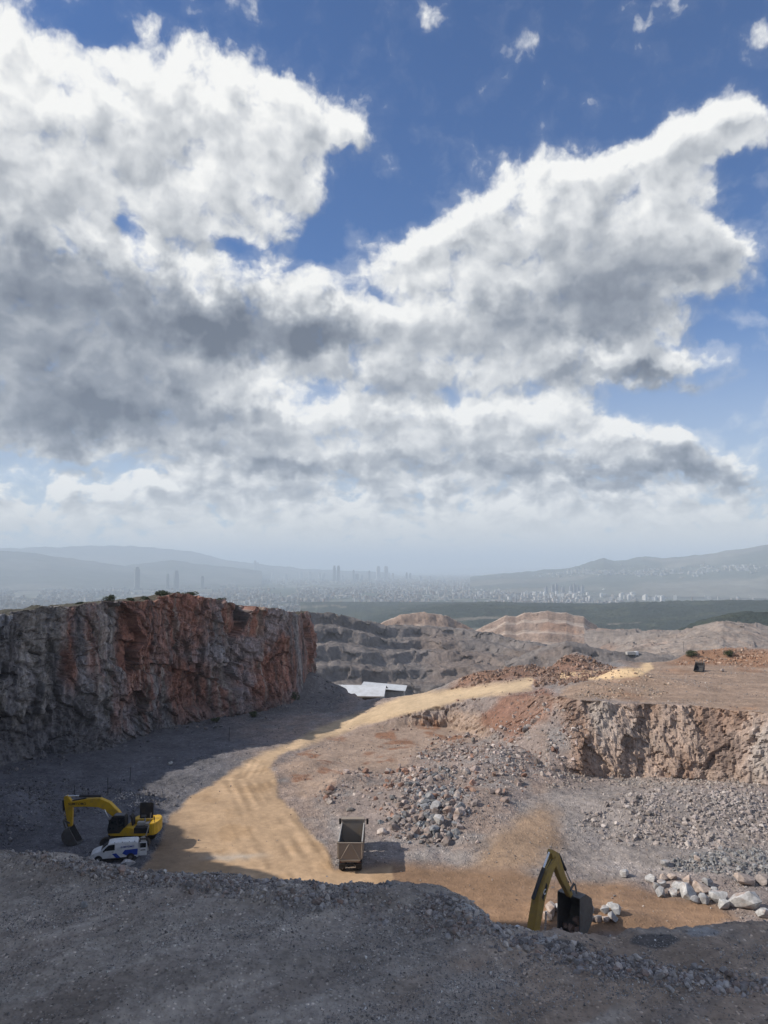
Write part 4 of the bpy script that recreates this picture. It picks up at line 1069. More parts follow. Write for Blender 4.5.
def rotm(axis, deg): return Matrix.Rotation(R(deg), 4, axis)
class Shape:
    """collects solids and links them as one mesh object"""
    def __init__(s): s.bm = bmesh.new()
    def box(s, c, d, rot=None):
        m = Matrix.Translation(c) @ (rot or Matrix()) @ Matrix.Diagonal((d[0], d[1], d[2], 1))
        bmesh.ops.create_cube(s.bm, size=1, matrix=m); return s
    def tube(s, p0, p1, r, seg=12, r2=None):
        p0, p1 = Vector(p0), Vector(p1); d = p1 - p0
        m = Matrix.Translation((p0 + p1) / 2) @ d.to_track_quat('Z', 'Y').to_matrix().to_4x4()
        bmesh.ops.create_cone(s.bm, cap_ends=True, segments=seg, radius1=r, radius2=r if r2 is None else r2, depth=d.length, matrix=m); return s
    def prism(s, pts, y0, y1, top=None):
        """profile in (x, z) swept from y0 to y1"""
        a = [s.bm.verts.new((x, y0, z)) for x, z in pts]; b = [s.bm.verts.new((x, y1, z)) for x, z in pts]; n = len(pts)
        s.bm.faces.new(a); s.bm.faces.new(b[::-1])
        for i in range(n): s.bm.faces.new((a[i], b[i], b[(i + 1) % n], a[(i + 1) % n]))
        return s
    def beam(s, pts, w, y0, y1):
        """box girder along a line of (x, z) points with a depth per point"""
        P = [Vector((x, 0, z)) for x, z in pts]; L, Q = [], []
        for i, p in enumerate(P):
            t = (P[min(i + 1, len(P) - 1)] - P[max(i - 1, 0)]).normalized(); nrm = Vector((-t.z, 0, t.x))
            L.append(p + nrm * w[i] / 2); Q.append(p - nrm * w[i] / 2)
        return s.prism([(v.x, v.z) for v in L] + [(v.x, v.z) for v in reversed(Q)], y0, y1)
    def build(s, name, mat, parent=None, bevel=.02, smooth=False):
        bmesh.ops.recalc_face_normals(s.bm, faces=s.bm.faces)
        if bevel: bmesh.ops.bevel(s.bm, geom=[e for e in s.bm.edges if len(e.link_faces) == 2 and e.calc_face_angle(0) > .5 and e.calc_length() > bevel * 2.5], offset=bevel, segments=2, affect='EDGES', clamp_overlap=True)
        me = bpy.data.meshes.new(name); s.bm.to_mesh(me); s.bm.free(); me.materials.append(mat)
        o = bpy.data.objects.new(name, me); COL.objects.link(o)
        if parent: o.parent = parent
        return o
def thing(name, loc, az, label, cat, group=None):
    """an Empty at the base; az = compass bearing of its local +X"""
    o = bpy.data.objects.new(name, None); COL.objects.link(o); o.location = loc; o.rotation_euler.z = R(90 - az)
    return tag(o, label, cat, group)
def lettering(name, text, size, mat, parent, loc, rot, depth=.004):
    cu = bpy.data.curves.new(name, 'FONT'); cu.body = text; cu.size = size; cu.extrude = depth; cu.align_x = 'CENTER'; cu.align_y = 'CENTER'; cu.offset = size * .012
    t = bpy.data.objects.new(name + '_curve', cu); COL.objects.link(t); bpy.context.view_layer.update()
    me = bpy.data.meshes.new_from_object(t.evaluated_get(bpy.context.evaluated_depsgraph_get()))
    bpy.data.objects.remove(t); bpy.data.curves.remove(cu)
    me.name = name; me.materials.clear(); me.materials.append(mat)
    o = bpy.data.objects.new(name, me); COL.objects.link(o); o.parent = parent; o.location = loc; o.rotation_euler = rot
    return o


def bucket(parent, prof, lip, hw, mat, teeth_dir, name='bucket', th=.07):
    """open digging bucket: curved shell, two side plates, teeth; prof runs from the hinge round the back to the lip (x, z)"""
    s = Shape()
    for i in range(len(prof) - 1):
        (x0, z0), (x1, z1) = prof[i], prof[i + 1]
        d = Vector((x1 - x0, 0, z1 - z0)); n = Vector((-d.z, 0, d.x)).normalized() * th
        s.prism([(x0, z0), (x1, z1), (x1 + n.x, z1 + n.z), (x0 + n.x, z0 + n.z)], -hw, hw)
    b = s.build(name, mat, parent, 0)
    for sg in (-1, 1):
        Shape().prism(prof, sg * hw - .03, sg * hw + .03).build('side_plate', mat, b, 0)
    lx, lz = prof[-1]
    for k in range(5):
        y = -hw + .12 + k * (2 * hw - .24) / 4; t = Vector((teeth_dir[0], 0, teeth_dir[1])).normalized() * .30
        Shape().prism([(lx - t.z * .25, lz + t.x * .25), (lx + t.x, lz + t.z), (lx + t.z * .2, lz - t.x * .2)], y - .07, y + .07).build('tooth', MT['steel'], b, 0)
    return b


def excavator(loc, az, label, P, body_mat, group=None, hood_open=False, text=None, cab_y=(.38, 1.38)):
    t = thing('excavator', loc, az, label, 'excavator', group)
    for sg in (-1, 1):                                  # crawler tracks
        y = sg * 1.28; pr = [(-2.45 + .0, .52), (-2.3, .12), (-2.05, 0), (2.05, 0), (2.3, .12), (2.45, .52), (2.3, .88), (2.05, 1.0), (-2.05, 1.0), (-2.3, .88)]
        tr = Shape()
        tr.prism(pr, y - .3, y + .3); o = tr.build('track', MT['track'], t, .04)
        sh = Shape()
        for k in range(24):
            x = -2.1 + k * .183
            sh.box((x, y, 1.02), (.05, .58, .05)); sh.box((x, y, .0), (.05, .58, .04))
        sh.build('grouser', MT['track'], o, 0)
        fr = Shape().box((0, y + sg * .29, .5), (3.6, .1, .34)).build('track_frame', MT['dark'], o, .02)
        for x in (-2.0, 2.0): Shape().tube((x, y - .33, .5), (x, y + .33, .5), .36, 16).build('sprocket', MT['dark'], o, .02)
        w = Shape()
        for k in range(7): w.tube((-1.45 + .48 * k, y - .32, .22), (-1.45 + .48 * k, y + .32, .22), .14, 10)
        w.build('roller', MT['dark'], o, 0)
    Shape().box((0, 0, .62), (2.6, 2.0, .5)).tube((0, 0, .8), (0, 0, 1.2), .75, 24).build('undercarriage', MT['dark'], t, .03)
    hs = Shape(); hs.prism([(-2.3, 1.18), (1.5, 1.18), (1.5, 1.42), (-2.3, 1.42)], -1.42, 1.42)
    hs.prism([(-2.35, 1.42), (.0, 1.42), (.0, 2.0), (-.5, 2.28), (-2.35, 2.28)], -1.42, -.1)       # right side tank and pump housing
    house = hs.build('body', body_mat, t, .05)
    eb = Shape(); eb.prism([(-2.35, 1.42), (-.85, 1.42), (-.85, 1.95), (-2.35, 1.95)], -.1, 1.40); eb.build('engine_bay', MT['black'], t, .02)
    Shape().prism([(-.85, 1.42), (.05, 1.42), (.05, 2.0), (-.30, 2.02), (-.85, 1.86)], .1, 1.43).build('side_panel', body_mat, t, .03)
    Shape().prism([(-1.95, 1.46), (-1.0, 1.46), (-1.0, 1.9), (-1.95, 1.9)], 1.42, 1.45).build('grille', MT['black'], t, 0)
    cwm = Shape()
    ar = [(-2.3, -1.42), (-2.75, -1.36), (-3.05, -.9), (-3.15, 0), (-3.05, .9), (-2.75, 1.36), (-2.3, 1.42)]
    a = [cwm.bm.verts.new((x, y, 1.22)) for x, y in ar]; b_ = [cwm.bm.verts.new((x, y, 2.34)) for x, y in ar]
    cwm.bm.faces.new(a); cwm.bm.faces.new(b_[::-1])
    for i in range(len(ar)): cwm.bm.faces.new((a[i], b_[i], b_[(i + 1) % len(ar)], a[(i + 1) % len(ar)]))
    cwm.build('counterweight', body_mat, t, .06)
    y0, y1 = cab_y
    cpf = [(.02, 1.3), (1.62, 1.3), (1.78, 1.75), (1.62, 2.55), (1.25, 3.08), (.1, 3.08), (.02, 2.9)]
    cab = Shape().prism(cpf, y0, y1).build('cab', MT['black'], t, .05)
    Shape().box((.68, (y0 + y1) / 2, 3.115), (1.05, y1 - y0 - .1, .07)).build('cab_roof', P.get('roof', MT['grey']), cab, .02)
    for pts in ([(.12, 2.1), (.72, 2.1), (.72, 2.95), (.12, 2.95)], [(.80, 1.75), (1.62, 1.8), (1.50, 2.52), (1.22, 2.95), (.80, 2.95)]):
        Shape().prism(pts, y1 + .004, y1 + .022).build('window', MT['glass'], cab, 0)
    Shape().prism([(1.71, 1.85), (1.73, 1.85), (1.60, 2.5), (1.31, 2.98), (1.29, 2.98), (1.58, 2.5)], y0 + .08, y1 - .08).build('windscreen', MT['glass'], cab, 0)
    Shape().prism([(.03, 1.32), (1.60, 1.32), (1.66, 1.42), (.55, 1.46), (.1, 1.98), (.03, 1.98)], y1 + .004, y1 + .03).build('cab_skirt', body_mat, cab, 0)
    # boom with its rams
    boom = Shape().beam(P['boom'], P['bw'], -.32 + P.get('by', 0), .28 + P.get('by', 0)).build('boom', body_mat, t, .03)
    stick = Shape().beam(P['stick'], P['sw'], -.24, .20).build('stick', body_mat, t, .03)
    def ram(p, q, rb, f=.55, y=-.02, nm='hydraulic_ram', par=t):
        p, q = Vector((p[0], y, p[1])), Vector((q[0], y, q[1])); m = p.lerp(q, f)
        r_ = Shape().tube(p, m, rb, 14).build(nm, MT['dark'], par, .01)
        Shape().tube(m, q, rb * .55, 12).build('rod', MT['chrome'], r_, 0)
    for y in (-.45, .42): ram(P['br'][0], P['br'][1], .13, .5, y)
    ram(P['sr'][0], P['sr'][1], .13, P.get('sf', .62)); ram(P['cr'][0], P['cr'][1], .11, .55)
    lk = Shape(); lk.beam([P['cr'][1], P['link']], [.16, .16], -.30, -.20); lk.beam([P['cr'][1], P['link']], [.16, .16], .16, .26); lk.beam([P['cr'][1], P['arm']], [.14, .14], -.36, -.31); lk.beam([P['cr'][1], P['arm']], [.14, .14], .27, .32)
    lk.build('linkage', MT['steel'], t, 0)
    hoses = Shape()
    for y in (-.12, .06):
        for p, q in zip(P['boom'][1:-1], P['boom'][2:]): hoses.tube((p[0], y, p[1] + P['bw'][1] * .53), (q[0], y, q[1] + P['bw'][-1] * .6), .03, 8)
    hoses.build('hose', MT['black'], t, 0)
    bucket(t, P['bucket'], None, P['hw'], P.get('bmat', MT['steel']), P['teeth'])
    if hood_open:
        hd = Shape().box((-1.62, -.25, 3.12), (1.35, .06, 1.55)).build('open_hood', MT['black'], t, .03)
        Shape().box((-1.35, -.20, 2.60), (.5, .03, .22)).build('label_plate', MT['grey'], hd, 0)
        Shape().tube((-2.2, .9, 2.0), (-2.1, -.2, 2.9), .025, 8).build('stay', MT['grey'], hd, 0)
        eng = Shape(); eng.box((-1.3, .45, 2.05), (.7, .5, .4)).box((-1.95, .5, 2.02), (.4, .7, .3)).tube((-1.6, .2, 2.0), (-1.6, .2, 2.5), .09, 12)
        eng.build('engine', MT['pale'], t, .02)
        Shape().prism([(-.62, 2.0), (-.50, 2.0), (-.28, 3.0), (-.40, 3.02), (-.62, 2.6)], .15, .9).build('open_side_door', MT['black'], t, .01)
        rl = Shape()
        for x in (.0, -.35): rl.tube((x, .2, 2.0), (x, .2, 2.75), .025, 8)
        rl.tube((0, .2, 2.75), (-.75, .2, 2.75), .025, 8); rl.tube((-2.75, 1.0, 2.3), (-2.75, 1.0, 2.85), .025, 8)
        rl.build('handrail', MT['black'], t, 0)
        Shape().box((-2.72, 1.05, 2.78), (.05, .2, .34)).build('mirror', MT['black'], t, .01)
        Shape().prism([(-2.12, 1.2), (-2.02, 1.2), (-2.3, 2.25), (-2.40, 2.25)], 1.44, 1.5).build('ladder_rail', MT['pale'], t, 0)
        Shape().box((-2.0, 1.75, .55), (.5, .06, 1.5), rotm('X', 32) @ rotm('Y', 24)).build('open_belly_door', MT['pale'], t, .01)
    if text:
        p, q = Vector(P['boom'][-2]), Vector(P['boom'][-1]); c = p.lerp(q, .46); ang = math.atan2(p.y - q.y, p.x - q.x)
        lettering('lettering', text, .34, MT['ink'], boom, (c.x, .285, c.y), (R(90), 0, R(180)) if True else None)
    return t

floor_pt = lambda px, py, z=-28.0: at(px, py, z)
def stand(p): return (p[0], p[1], ground_z(p[0], p[1]))
P1 = dict(boom=[(.45, 1.95), (1.35, 2.95), (2.2, 3.7), (3.0, 4.05), (4.4, 4.06), (6.05, 3.9)], bw=[.55, .72, .86, .84, .70, .46], stick=[(6.40, 4.72), (6.08, 4.0), (5.98, 3.0), (5.85, 1.75)], sw=[.34, .82, .66, .36],
          br=((1.35, 1.45), (2.4, 3.45)), sr=((2.9, 4.66), (6.40, 4.70)), sf=.62, cr=((6.65, 4.3), (6.5, 2.4)), link=(5.85, 2.1), arm=(6.2, 1.55), hw=.66,
          bucket=[(5.75, 1.75), (6.2, 1.55), (6.45, 1.05), (6.36, .55), (6.05, .2), (5.5, .06), (4.85, .2)], teeth=(-1, .35), roof=MT['grey'])
c1 = floor_pt(129, 845)
ex1 = excavator(stand(c1), -92, 'whole yellow tracked excavator beside the white van, its black engine hood raised', P1, MT['yellow'], hood_open=True, text='SUMITOMO')
bk2 = [(5.35, 4.45), (6.2, 4.5), (6.95, 4.0), (7.15, 3.1), (6.85, 2.3), (6.2, 1.75), (5.2, 1.5)]
P2 = dict(boom=[(.45, 1.9), (.75, 3.6), (1.45, 5.5), (2.4, 6.85), (3.45, 7.75)], bw=[.55, .78, .86, .74, .45], stick=[(2.95, 8.3), (3.5, 7.75), (4.3, 6.2), (5.45, 4.45)], sw=[.32, .82, .62, .36], br=((1.3, 1.3), (1.7, 4.6)),
          sr=((.72, 5.6), (2.85, 8.25)), sf=.66, cr=((4.05, 7.8), (5.7, 5.3)), link=(5.15, 4.95), arm=(5.95, 4.5), hw=.94, bucket=bk2, teeth=(-1, -.2), roof=MT['white'], bmat=MT['steel'])
h2 = R(46)
ex2 = excavator((EX2[0], EX2[1], ground_z(EX2[0], EX2[1]) - .05), 46, 'weathered yellow excavator arm and bucket reaching up from behind the near gravel edge', P2, MT['oldyellow'], cab_y=(.5, 1.75))
dc = Shape().prism([(1.55, 5.3), (2.15, 6.2), (2.0, 6.45), (1.4, 5.6)], -.335, -.324).build('decal', MT['black'], ex2, 0)
rg = Shape()
for k in range(9):
    a0, a1 = R(40 + k * 31), R(71 + k * 31)
    rg.prism([(1.78 + .2 * math.cos(a0), 5.88 + .2 * math.sin(a0)), (1.78 + .2 * math.cos(a1), 5.88 + .2 * math.sin(a1)), (1.78 + .12 * math.cos(a1), 5.88 + .12 * math.sin(a1)), (1.78 + .12 * math.cos(a0), 5.88 + .12 * math.sin(a0))], -.342, -.337)
rg.build('emblem', MT['white'], dc, 0)
# lumps of stone left in that bucket
Mw = Matrix.Translation(ex2.location) @ Matrix.Rotation(R(90 - 46), 4, 'Z')
for x, y, z, s_ in ((5.75, -.5, 2.05, .8), (5.8, .1, 2.0, .85), (5.7, .6, 1.95, .7), (6.2, -.1, 2.4, .9), (5.35, -.2, 1.75, .6), (5.2, .5, 1.7, .5)):
    put_rock(Mw @ Vector((x, y, z)), s_, (.24, .17, .14), 'brown lump of rock lying in the mouth of the raised bucket', 'rocks in the excavator bucket')

# the white van
vp = floor_pt(115, 860.5); vz = stand(vp)
van = thing('van', vz, -104, 'white panel van with blue side stripes and its rear door swung open', 'van')
van.scale = (.9, .9, .9)
def vy(z): return .90 if z < 1.05 else .90 - .13 * ((z - 1.05) / .8) ** 1.3
vpr = [(-2.44, .38), (-2.46, 1.05), (-2.42, 1.45), (-2.34, 1.74), (-2.18, 1.85), (-1.0, 1.90), (.15, 1.88), (.62, 1.82), (1.02, 1.52), (1.36, 1.20), (1.85, 1.08), (2.2, .94), (2.40, .74), (2.44, .42), (2.3, .30), (-2.3, .30)]
s = Shape(); La = [s.bm.verts.new((x, vy(z), z)) for x, z in vpr]; Lb = [s.bm.verts.new((x, -vy(z), z)) for x, z in vpr]
s.bm.faces.new(La); s.bm.faces.new(Lb[::-1])
for i in range(len(vpr)): s.bm.faces.new((La[i], Lb[i], Lb[(i + 1) % len(vpr)], La[(i + 1) % len(vpr)]))
vb = s.build('body', MT['white'], van, .05)
def plate(name, pts, mat, par, side=1, t=.012, off=.003):
    s = Shape(); a = [s.bm.verts.new((x, side * (vy(z) + off), z)) for x, z in pts]; b = [s.bm.verts.new((x, side * (vy(z) + off + t), z)) for x, z in pts]
    s.bm.faces.new(a); s.bm.faces.new(b[::-1])
    for i in range(len(pts)): s.bm.faces.new((a[i], b[i], b[(i + 1) % len(pts)], a[(i + 1) % len(pts)]))
    return s.build(name, mat, par, 0)
for sd_ in (1, -1):
    dr = plate('front_door', [(-.02, .45), (.98, .45), (1.1, .8), (1.12, 1.16), (-.02, 1.16)], MT['white'], van, sd_)
    plate('window', [(-.02, 1.2), (1.16, 1.18), (.86, 1.5), (.6, 1.7), (.2, 1.74), (-.02, 1.74)], MT['glass'], dr, sd_)
    Shape().box((1.02, sd_ * 1.02, 1.22), (.16, .2, .16)).build('mirror', MT['black'], dr, .02)
    plate('handle', [(.08, 1.02), (.26, 1.02), (.26, 1.07), (.08, 1.07)], MT['grey'], dr, sd_, .02, .02)
    plate('blue_stripe', [(-2.30, .55), (-1.25, .55), (-.78, .80), (-1.05, 1.14), (-2.34, 1.16)], MT['blue'], van, sd_, .006)
    plate('blue_band', [(-.62, .42), (-.15, .42), (.02, .62), (.25, .86), (-.18, .88)], MT['blue'], van, sd_, .006, .018)
    plate('sill', [(-2.2, .32), (2.2, .32), (2.2, .42), (-2.2, .42)], MT['black'], van, sd_, .02)
    for x in (-1.62, 1.58):
        plate('wheel_arch', [(x + .42 * math.cos(R(a)), .36 + .42 * math.sin(R(a))) for a in range(0, 181, 15)], MT['black'], van, sd_, .008, .012)
        w = Shape().tube((x, sd_ * .70, .33), (x, sd_ * .925, .33), .33, 28).build('wheel', MT['black'], van, .03)
        Shape().tube((x, sd_ * .92, .33), (x, sd_ * .94, .33), .2, 20).build('rim', MT['grey'], w, .01)
    plate('headlight', [(1.95, .78), (2.34, .72), (2.25, .88), (1.98, 1.0)], MT['lamp'], van, sd_, .02)
    for x in (-2.0, -1.45, -.75, .0): Shape().tube((x, sd_ * .72, 1.86), (x, sd_ * .72, 1.93), .035, 10).build('roof_mount', MT['black'], van, 0)
s = Shape(); s.prism([(.66, 1.815), (1.04, 1.525), (1.33, 1.25), (1.345, 1.262), (1.055, 1.54), (.675, 1.83)], -.70, .70); s.build('windscreen', MT['glass'], van, 0)
Shape().box((2.42, 0, .50), (.1, 1.7, .3)).build('bumper', MT['black'], van, .04)
Shape().box((-2.45, 0, 1.1), (.03, 1.36, 1.3)).build('load_opening_shade', MT['black'], van, 0)  # black plate on the closed body, stands in for the dark load space
rd = Shape().box((-2.86, .86, 1.12), (.78, .06, 1.40)).build('rear_door', MT['white'], van, .03)
Shape().box((-2.86, .90, 1.46), (.60, .02, .46)).build('window', MT['glass'], rd, 0)
Shape().box((-2.86, .90, .98), (.5, .016, .10)).build('number_plate', MT['grey'], rd, 0)
lettering('lettering', 'SUMITOMO', .26, MT['blue'], van, (-1.28, vy(1.42) + .016, 1.42), (R(90 + 8), 0, R(180)))

# the tipper truck seen from behind
tp = floor_pt(350.0, 875.0)
taz = math.degrees(math.atan2(tp[0], tp[1])) + 3.0
cen = np.array([tp[0] + 3.3 * math.sin(R(taz)), tp[1] + 3.3 * math.cos(R(taz))])
tk = thing('dump_truck', stand(cen), taz, 'dusty brown dump truck seen from behind, its empty tipper body open to the sky', 'dump truck')
tk.scale = (.9, .9, .9)
Shape().box((.2, .42, .78), (7.4, .12, .26)).box((.2, -.42, .78), (7.4, .12, .26)).box((-1.9, 0, .78), (.3, .8, .2)).box((1, 0, .78), (.3, .8, .2)).build('chassis', MT['dark'], tk, .01)
wl = .10
def side(sg): return [(sg * .95, 1.12), (sg * 1.25, 1.48), (sg * 1.25, 3.05), (sg * (1.25 - wl), 3.05), (sg * (1.25 - wl), 1.52), (sg * .9, 1.2)]
tb = Shape()
def prism_x(s, pts, x0, x1, x1top=None):
    a = [s.bm.verts.new((x0, y, z)) for y, z in pts]; b = [s.bm.verts.new((x1, y, z)) for y, z in pts]; n = len(pts)
    s.bm.faces.new(a); s.bm.faces.new(b[::-1])
    for i in range(n): s.bm.faces.new((a[i], b[i], b[(i + 1) % n], a[(i + 1) % n]))
for sg in (-1, 1): prism_x(tb, side(sg), -3.35, 2.1)
prism_x(tb, [(-.95, 1.12), (.95, 1.12), (.9, 1.2), (-.9, 1.2)], -3.35, 2.1)
bed = tb.build('dump_body', MT['bodyin'], tk, .01)
for sg in (-1, 1):
    Shape().box((-.62, sg * 1.205, 3.09), (5.5, .13, .09)).build('top_rail', MT['pale'], bed, .01)
    for k in range(6): Shape().box((-3.1 + k * 1.02, sg * 1.29, 2.25), (.12, .08, 1.5)).build('rib', MT['bodytan'], bed, .01)
    Shape().box((-.62, sg * 1.262, 2.25), (5.4, .015, 1.5)).build('outer_skin', MT['bodytan'], bed, 0)
Shape().prism([(2.02, 1.2), (2.12, 1.2), (2.2, 3.3), (2.95, 3.42), (2.95, 3.48), (2.1, 3.4)], -1.25, 1.25).build('headboard', MT['bodytan'], bed, .015)
Shape().box((2.12, 0, 3.44), (.12, 2.56, .16)).build('head_rail', MT['bodytan'], bed, .02)
tg = Shape(); prism_x(tg, [(-.86, 1.08), (.86, 1.08), (1.27, 1.5), (1.27, 2.98), (-1.27, 2.98), (-1.27, 1.5)], -3.45, -3.36)
gate = tg.build('tailgate', MT['bodytan'], tk, .02)
Shape().box((-3.42, 0, 2.97), (.16, 2.66, .14)).build('gate_rail', MT['bodytan'], gate, .02)
rb = Shape()
for sg in (-1, 1):
    rb.tube((-3.48, sg * .10, 2.9), (-3.48, sg * .95, 1.45), .05, 8); rb.tube((-3.48, sg * 1.2, 2.9), (-3.48, sg * 1.2, 1.5), .05, 8)
rb.tube((-3.48, -1.0, 1.3), (-3.48, 1.0, 1.3), .05, 8)
rb.build('brace', MT['bodytan'], gate, 0)
for sg in (-1, 1):
    for x in (-2.45, -1.1):
        for dy in (.68, 1.02):
            w = Shape().tube((x, sg * (dy - .14), .52), (x, sg * (dy + .14), .52), .52, 26).build('wheel', MT['black'], tk, .05)
        Shape().tube((x, sg * 1.15, .52), (x, sg * 1.17, .52), .28, 18).build('rim', MT['bodytan'], w, .01)
    w = Shape().tube((3.35, sg * .85, .52), (3.35, sg * 1.18, .52), .52, 26).build('wheel', MT['black'], tk, .05)
    Shape().tube((3.35, sg * 1.17, .52), (3.35, sg * 1.2, .52), .28, 18).build('rim', MT['bodytan'], w, .01)
    Shape().box((-3.05, sg * .86, .62), (.03, .62, .62)).build('mud_flap', MT['black'], tk, 0)
    Shape().box((-3.18, sg * .85, 1.0), (.08, .42, .13)).build('tail_light', MT['lamp_red'], tk, .01)
    arm = Shape().tube((4.1, sg * 1.2, 2.75), (4.15, sg * 1.5, 2.75), .03, 8).build('mirror_arm', MT['black'], tk, 0)
    Shape().box((4.12, sg * 1.52, 2.6), (.12, .24, .62)).build('mirror', MT['black'], arm, .02)
Shape().box((-3.14, 0, .8), (.1, 2.3, .14)).build('rear_bar', MT['dark'], tk, .01)
cb_ = Shape().prism([(2.5, .75), (4.55, .75), (4.6, 1.5), (4.42, 2.75), (4.2, 2.98), (2.5, 2.98)], -1.2, 1.2).build('cab', MT['pale'], tk, .06)
Shape().box((4.54, 0, 2.2), (.03, 2.1, .8), rotm('Y', -8)).build('windscreen', MT['glass'], cb_, 0)
for sg in (-1, 1): Shape().box((3.7, sg * 1.205, 2.2), (.9, .02, .7)).build('window', MT['glass'], cb_, 0)

# spare bucket left on the plateau
bp_ = on_ground(699, 671.5)
sb = thing('excavator_bucket', bp_, 40, 'black spare excavator bucket standing alone on the orange plateau', 'bucket')
bucket(sb, [(-.7, .1), (-.2, -.02), (.4, .05), (.75, .5), (.8, 1.0), (.6, 1.5)], None, .75, MT['dark'], (-.1, 1), 'shell')
p = on_ground(722, 672); put_rock(p + np.array([0, 0, .3]), 1.2, (.42, .37, .33), 'pale rock beside the black bucket on the orange plateau', None, (1, .8, .8))

# the shed in the lower pit
sh = at_r(352, 690, 262)
shed = thing('quarry_shed', (sh[0], sh[1], -48.6), 95, 'long shed with a low white metal roof in the lower pit past the cliff end', 'shed')
mroof, g, b = new_mat('white_metal_roof'); tcn = g.n('ShaderNodeTexCoord'); nn = g.noise(tcn.outputs['Object'], .4, 5, .6, dim='3D')
g.put(b.inputs['Base Color'], g.mix(g.sm(nn, .35, .7), (.62, .64, .66), (.50, .51, .51))); b.inputs['Roughness'].default_value = .5
mwall = paint('shed_cladding', (.30, .31, .32), .7, amt=.4)
Shape().prism([(-11, -4), (11, -4), (11, 5.0), (-11, 5.0)], -7.5, 7.5).build('wall', mwall, shed, 0)
s = Shape()
for sg in (-1, 1):
    a = [(-12, sg * 0, 7.2), (12, sg * 0, 7.2), (12, sg * 8.6, 4.95), (-12, sg * 8.6, 4.95)]
    lo = [(x, y, z - .18) for x, y, z in a]; vs = [s.bm.verts.new(q) for q in a + lo]
    for f in ((0, 1, 2, 3), (7, 6, 5, 4), (0, 4, 5, 1), (1, 5, 6, 2), (2, 6, 7, 3), (3, 7, 4, 0)): s.bm.faces.new([vs[i] for i in f])
s.build('roof', mroof, shed, 0)
Shape().box((7, -7.55, 2.0), (5, .1, 4.4)).build('doorway_shade', MT['black'], shed, 0)  # black plate on the solid wall, imitates the shade inside an opening
Shape().box((-7, -7.55, 2.5), (4, .1, 2)).build('window', MT['glass'], shed, 0)
sh = at_r(384, 690, 276)
shed2 = thing('quarry_shed', (sh[0], sh[1], -49.6), 95, 'lower flat white roof joined to the right side of the long shed', 'shed')
Shape().box((0, 0, 2), (15, 11, 5)).build('wall', mwall, shed2, 0)
Shape().prism([(-8.2, 5.9), (8.2, 4.7), (8.2, 4.9), (-8.2, 6.1)], -6.2, 6.2).build('roof', mroof, shed2, 0)

# far vehicle, mast and stockpile at the back
SX, SY, SZ, Spx, Stt = spoil
def on_ridge(px, py):
    X_, Y_, Z_ = (q.ravel() for q in (SX, SY, SZ)); a, b = proj(X_, Y_, Z_); i = np.argmin((a - px) ** 2 + (b - py) ** 2); return np.array([X_[i], Y_[i], Z_[i]])
p = on_ridge(632, 657)
lr = thing('parked_lorry', p + np.array([0, 0, .1]), 80, 'small pale lorry parked far behind the plateau', 'lorry')
Shape().box((-1, 0, 2.0), (5.2, 2.4, 1.7)).build('tipper_body', MT['pale'], lr, .05); Shape().box((2.7, 0, 1.8), (1.8, 2.3, 2.2)).build('cab', MT['white'], lr, .1); Shape().box((.3, 0, .9), (6.6, 1.2, .3)).build('chassis', MT['dark'], lr, 0)
for x in (-2.4, -1.2, 2.6):
    for sg in (-1, 1): Shape().tube((x, sg * .9, .55), (x, sg * 1.2, .55), .55, 16).build('wheel', MT['black'], lr, 0)
p = on_ridge(684, 656)
pole = thing('utility_pole', p, 0, 'thin dark utility pole standing alone behind the plateau', 'pole')
Shape().tube((0, 0, -1), (0, 0, 9), .16, 8, .1).build('shaft', MT['dark'], pole, 0); Shape().box((0, 0, 8.3), (.12, 2.0, .12)).build('crossarm', MT['dark'], pole, 0)
# marker stakes on the shaded floor
for x, y, hgt in ((130, 781, 1.9), (108, 795, 2.0), (229, 741, 2.2), (74, 800, 1.4)):
    p = at(x, y, -28.0); z = ground_z(p[0], p[1])
    o = Shape().tube((0, 0, -.2), (0, 0, hgt), .05, 8, .035).build('marker_stake', MT['dark'], None, 0); o.location = (p[0], p[1], z); o.rotation_euler = (random.uniform(-.06, .06), random.uniform(-.06, .06), 0)
    tag(o, 'thin dark stake standing in the shaded gravel between cliff and excavator', 'stake', 'marker stakes on the shaded floor')

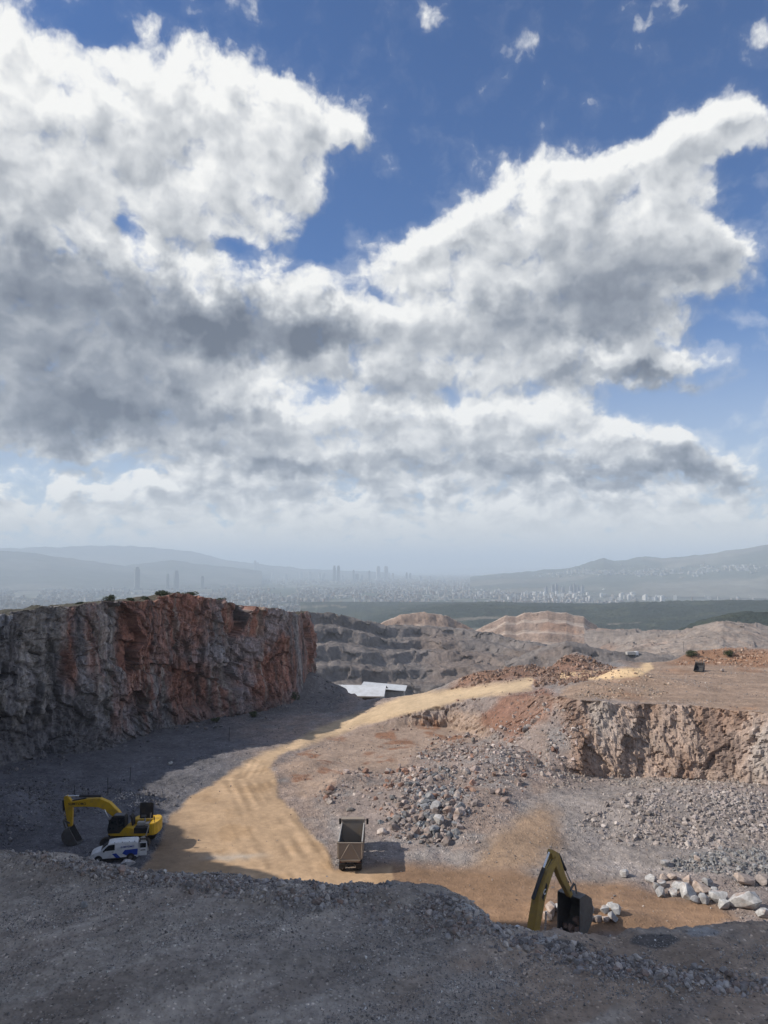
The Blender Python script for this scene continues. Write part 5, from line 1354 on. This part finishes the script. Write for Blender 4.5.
# ------------------------------------------------------------------ shrubs
ml, g, b = new_mat('shrub_leaf'); oi = g.n('ShaderNodeObjectInfo'); geo = g.n('ShaderNodeNewGeometry')
nn = g.noise(geo.outputs['Position'], 3, 3, .6, dim='3D')
g.put(b.inputs['Base Color'], g.mix(g.sm(nn, .35, .65), (.035, .05, .022), (.075, .085, .035))); b.inputs['Roughness'].default_value = .8
md, g, b = new_mat('dry_leaf'); geo = g.n('ShaderNodeNewGeometry'); nn = g.noise(geo.outputs['Position'], 3, 3, .6, dim='3D')
g.put(b.inputs['Base Color'], g.mix(g.sm(nn, .35, .65), (.22, .18, .09), (.13, .12, .06))); b.inputs['Roughness'].default_value = .9
def shrub(loc, w, h, mat, label, group, seed, name='shrub'):
    r = np.random.default_rng(seed); t = thing(name, loc, 0, label, 'shrub', group)
    cl_ = [(r.normal() * w * .22, r.normal() * w * .22, h * r.uniform(.3, .75), r.uniform(.22, .38)) for _ in range(9)]
    V, F = [], []
    for k in range(900):
        c = cl_[r.integers(9)]; d = r.normal(size=3); d = d / np.linalg.norm(d) * r.uniform(.5, 1) ** .5
        p = np.array([c[0] + d[0] * w * c[3], c[1] + d[1] * w * c[3], max(.05, c[2] + d[2] * h * c[3])])
        a, b2 = r.normal(size=3), r.normal(size=3); a /= np.linalg.norm(a); b2 -= a * a.dot(b2); b2 /= np.linalg.norm(b2); s_ = r.uniform(.05, .11) * w ** .5
        i = len(V); V += [p - a * s_, p + b2 * s_ * .5, p + a * s_, p - b2 * s_ * .5]; F.append((i, i + 1, i + 2, i + 3))
    me = bpy.data.meshes.new('foliage'); set_mesh(me, np.array(V), F); me.materials.append(mat)
    o = bpy.data.objects.new('foliage', me); COL.objects.link(o); o.parent = t
    s = Shape()
    for c in cl_[:4]: s.tube((0, 0, -.3), (c[0], c[1], c[2]), .05, 6, .02)
    s.build('stem', MT['dark'], t, 0)
    return t
top_i = (np.hypot(TX, TY) * 0 + 1)
def cliff_top(px, k=1.2):
    row = 4; a, b = proj(TX[row], TY[row], TZ[row]); i = int(np.argmin(np.abs(a - px) + 1000 * (b < 0) + 1000 * (TY[row] < 60))); return np.array([TX[row, i], TY[row, i], TZ[row, i]])
BUSH = [(109, 2.0, 1.7, 0), (130, 1.4, .9, 0), (146, 2.2, 1.1, 0), (163, 2.4, 1.5, 0), (190, 2.2, 1.2, 0), (205, 1.2, .8, 0), (221, 2.0, 1.4, 0), (245, 2.2, 1.3, 0), (232, 1.0, .7, 0), (262, 1.5, .8, 1), (272, 1.8, .9, 1), (283, 1.3, .7, 1), (80, 1.2, .7, 0), (178, 1.3, .8, 1)]
for q, (x, w, h, dry) in enumerate(BUSH):
    shrub(cliff_top(x) - np.array([0, 0, .15]), w * .85, h * .8, md if dry else ml, 'dry tan shrub on the right part of the cliff rim' if dry else 'small dark green shrub on the rim of the tall left cliff', 'dry shrubs on the cliff rim' if dry else 'green shrubs on the cliff rim', 900 + q)
for q, (x, y, w) in enumerate(((690, 657, 1.9), (729, 657, 1.7))):
    shrub(on_ground(x, y), w, w * .8, ml, 'round dark green bush on the orange mounds at the back of the plateau', 'bushes on the orange mounds', 950 + q)
for q, (x, y, w) in enumerate(((252, 714, 1.6), (292, 700, 2.4), (304, 690, 2.0), (216, 720, 1.2))):
    p = at(x, y, -27.5); shrub((p[0], p[1], ground_z(p[0], p[1]) + .1), w, w * .7, ml, 'dark green shrub among the fallen rocks at the foot of the left cliff', 'shrubs at the cliff foot', 960 + q)
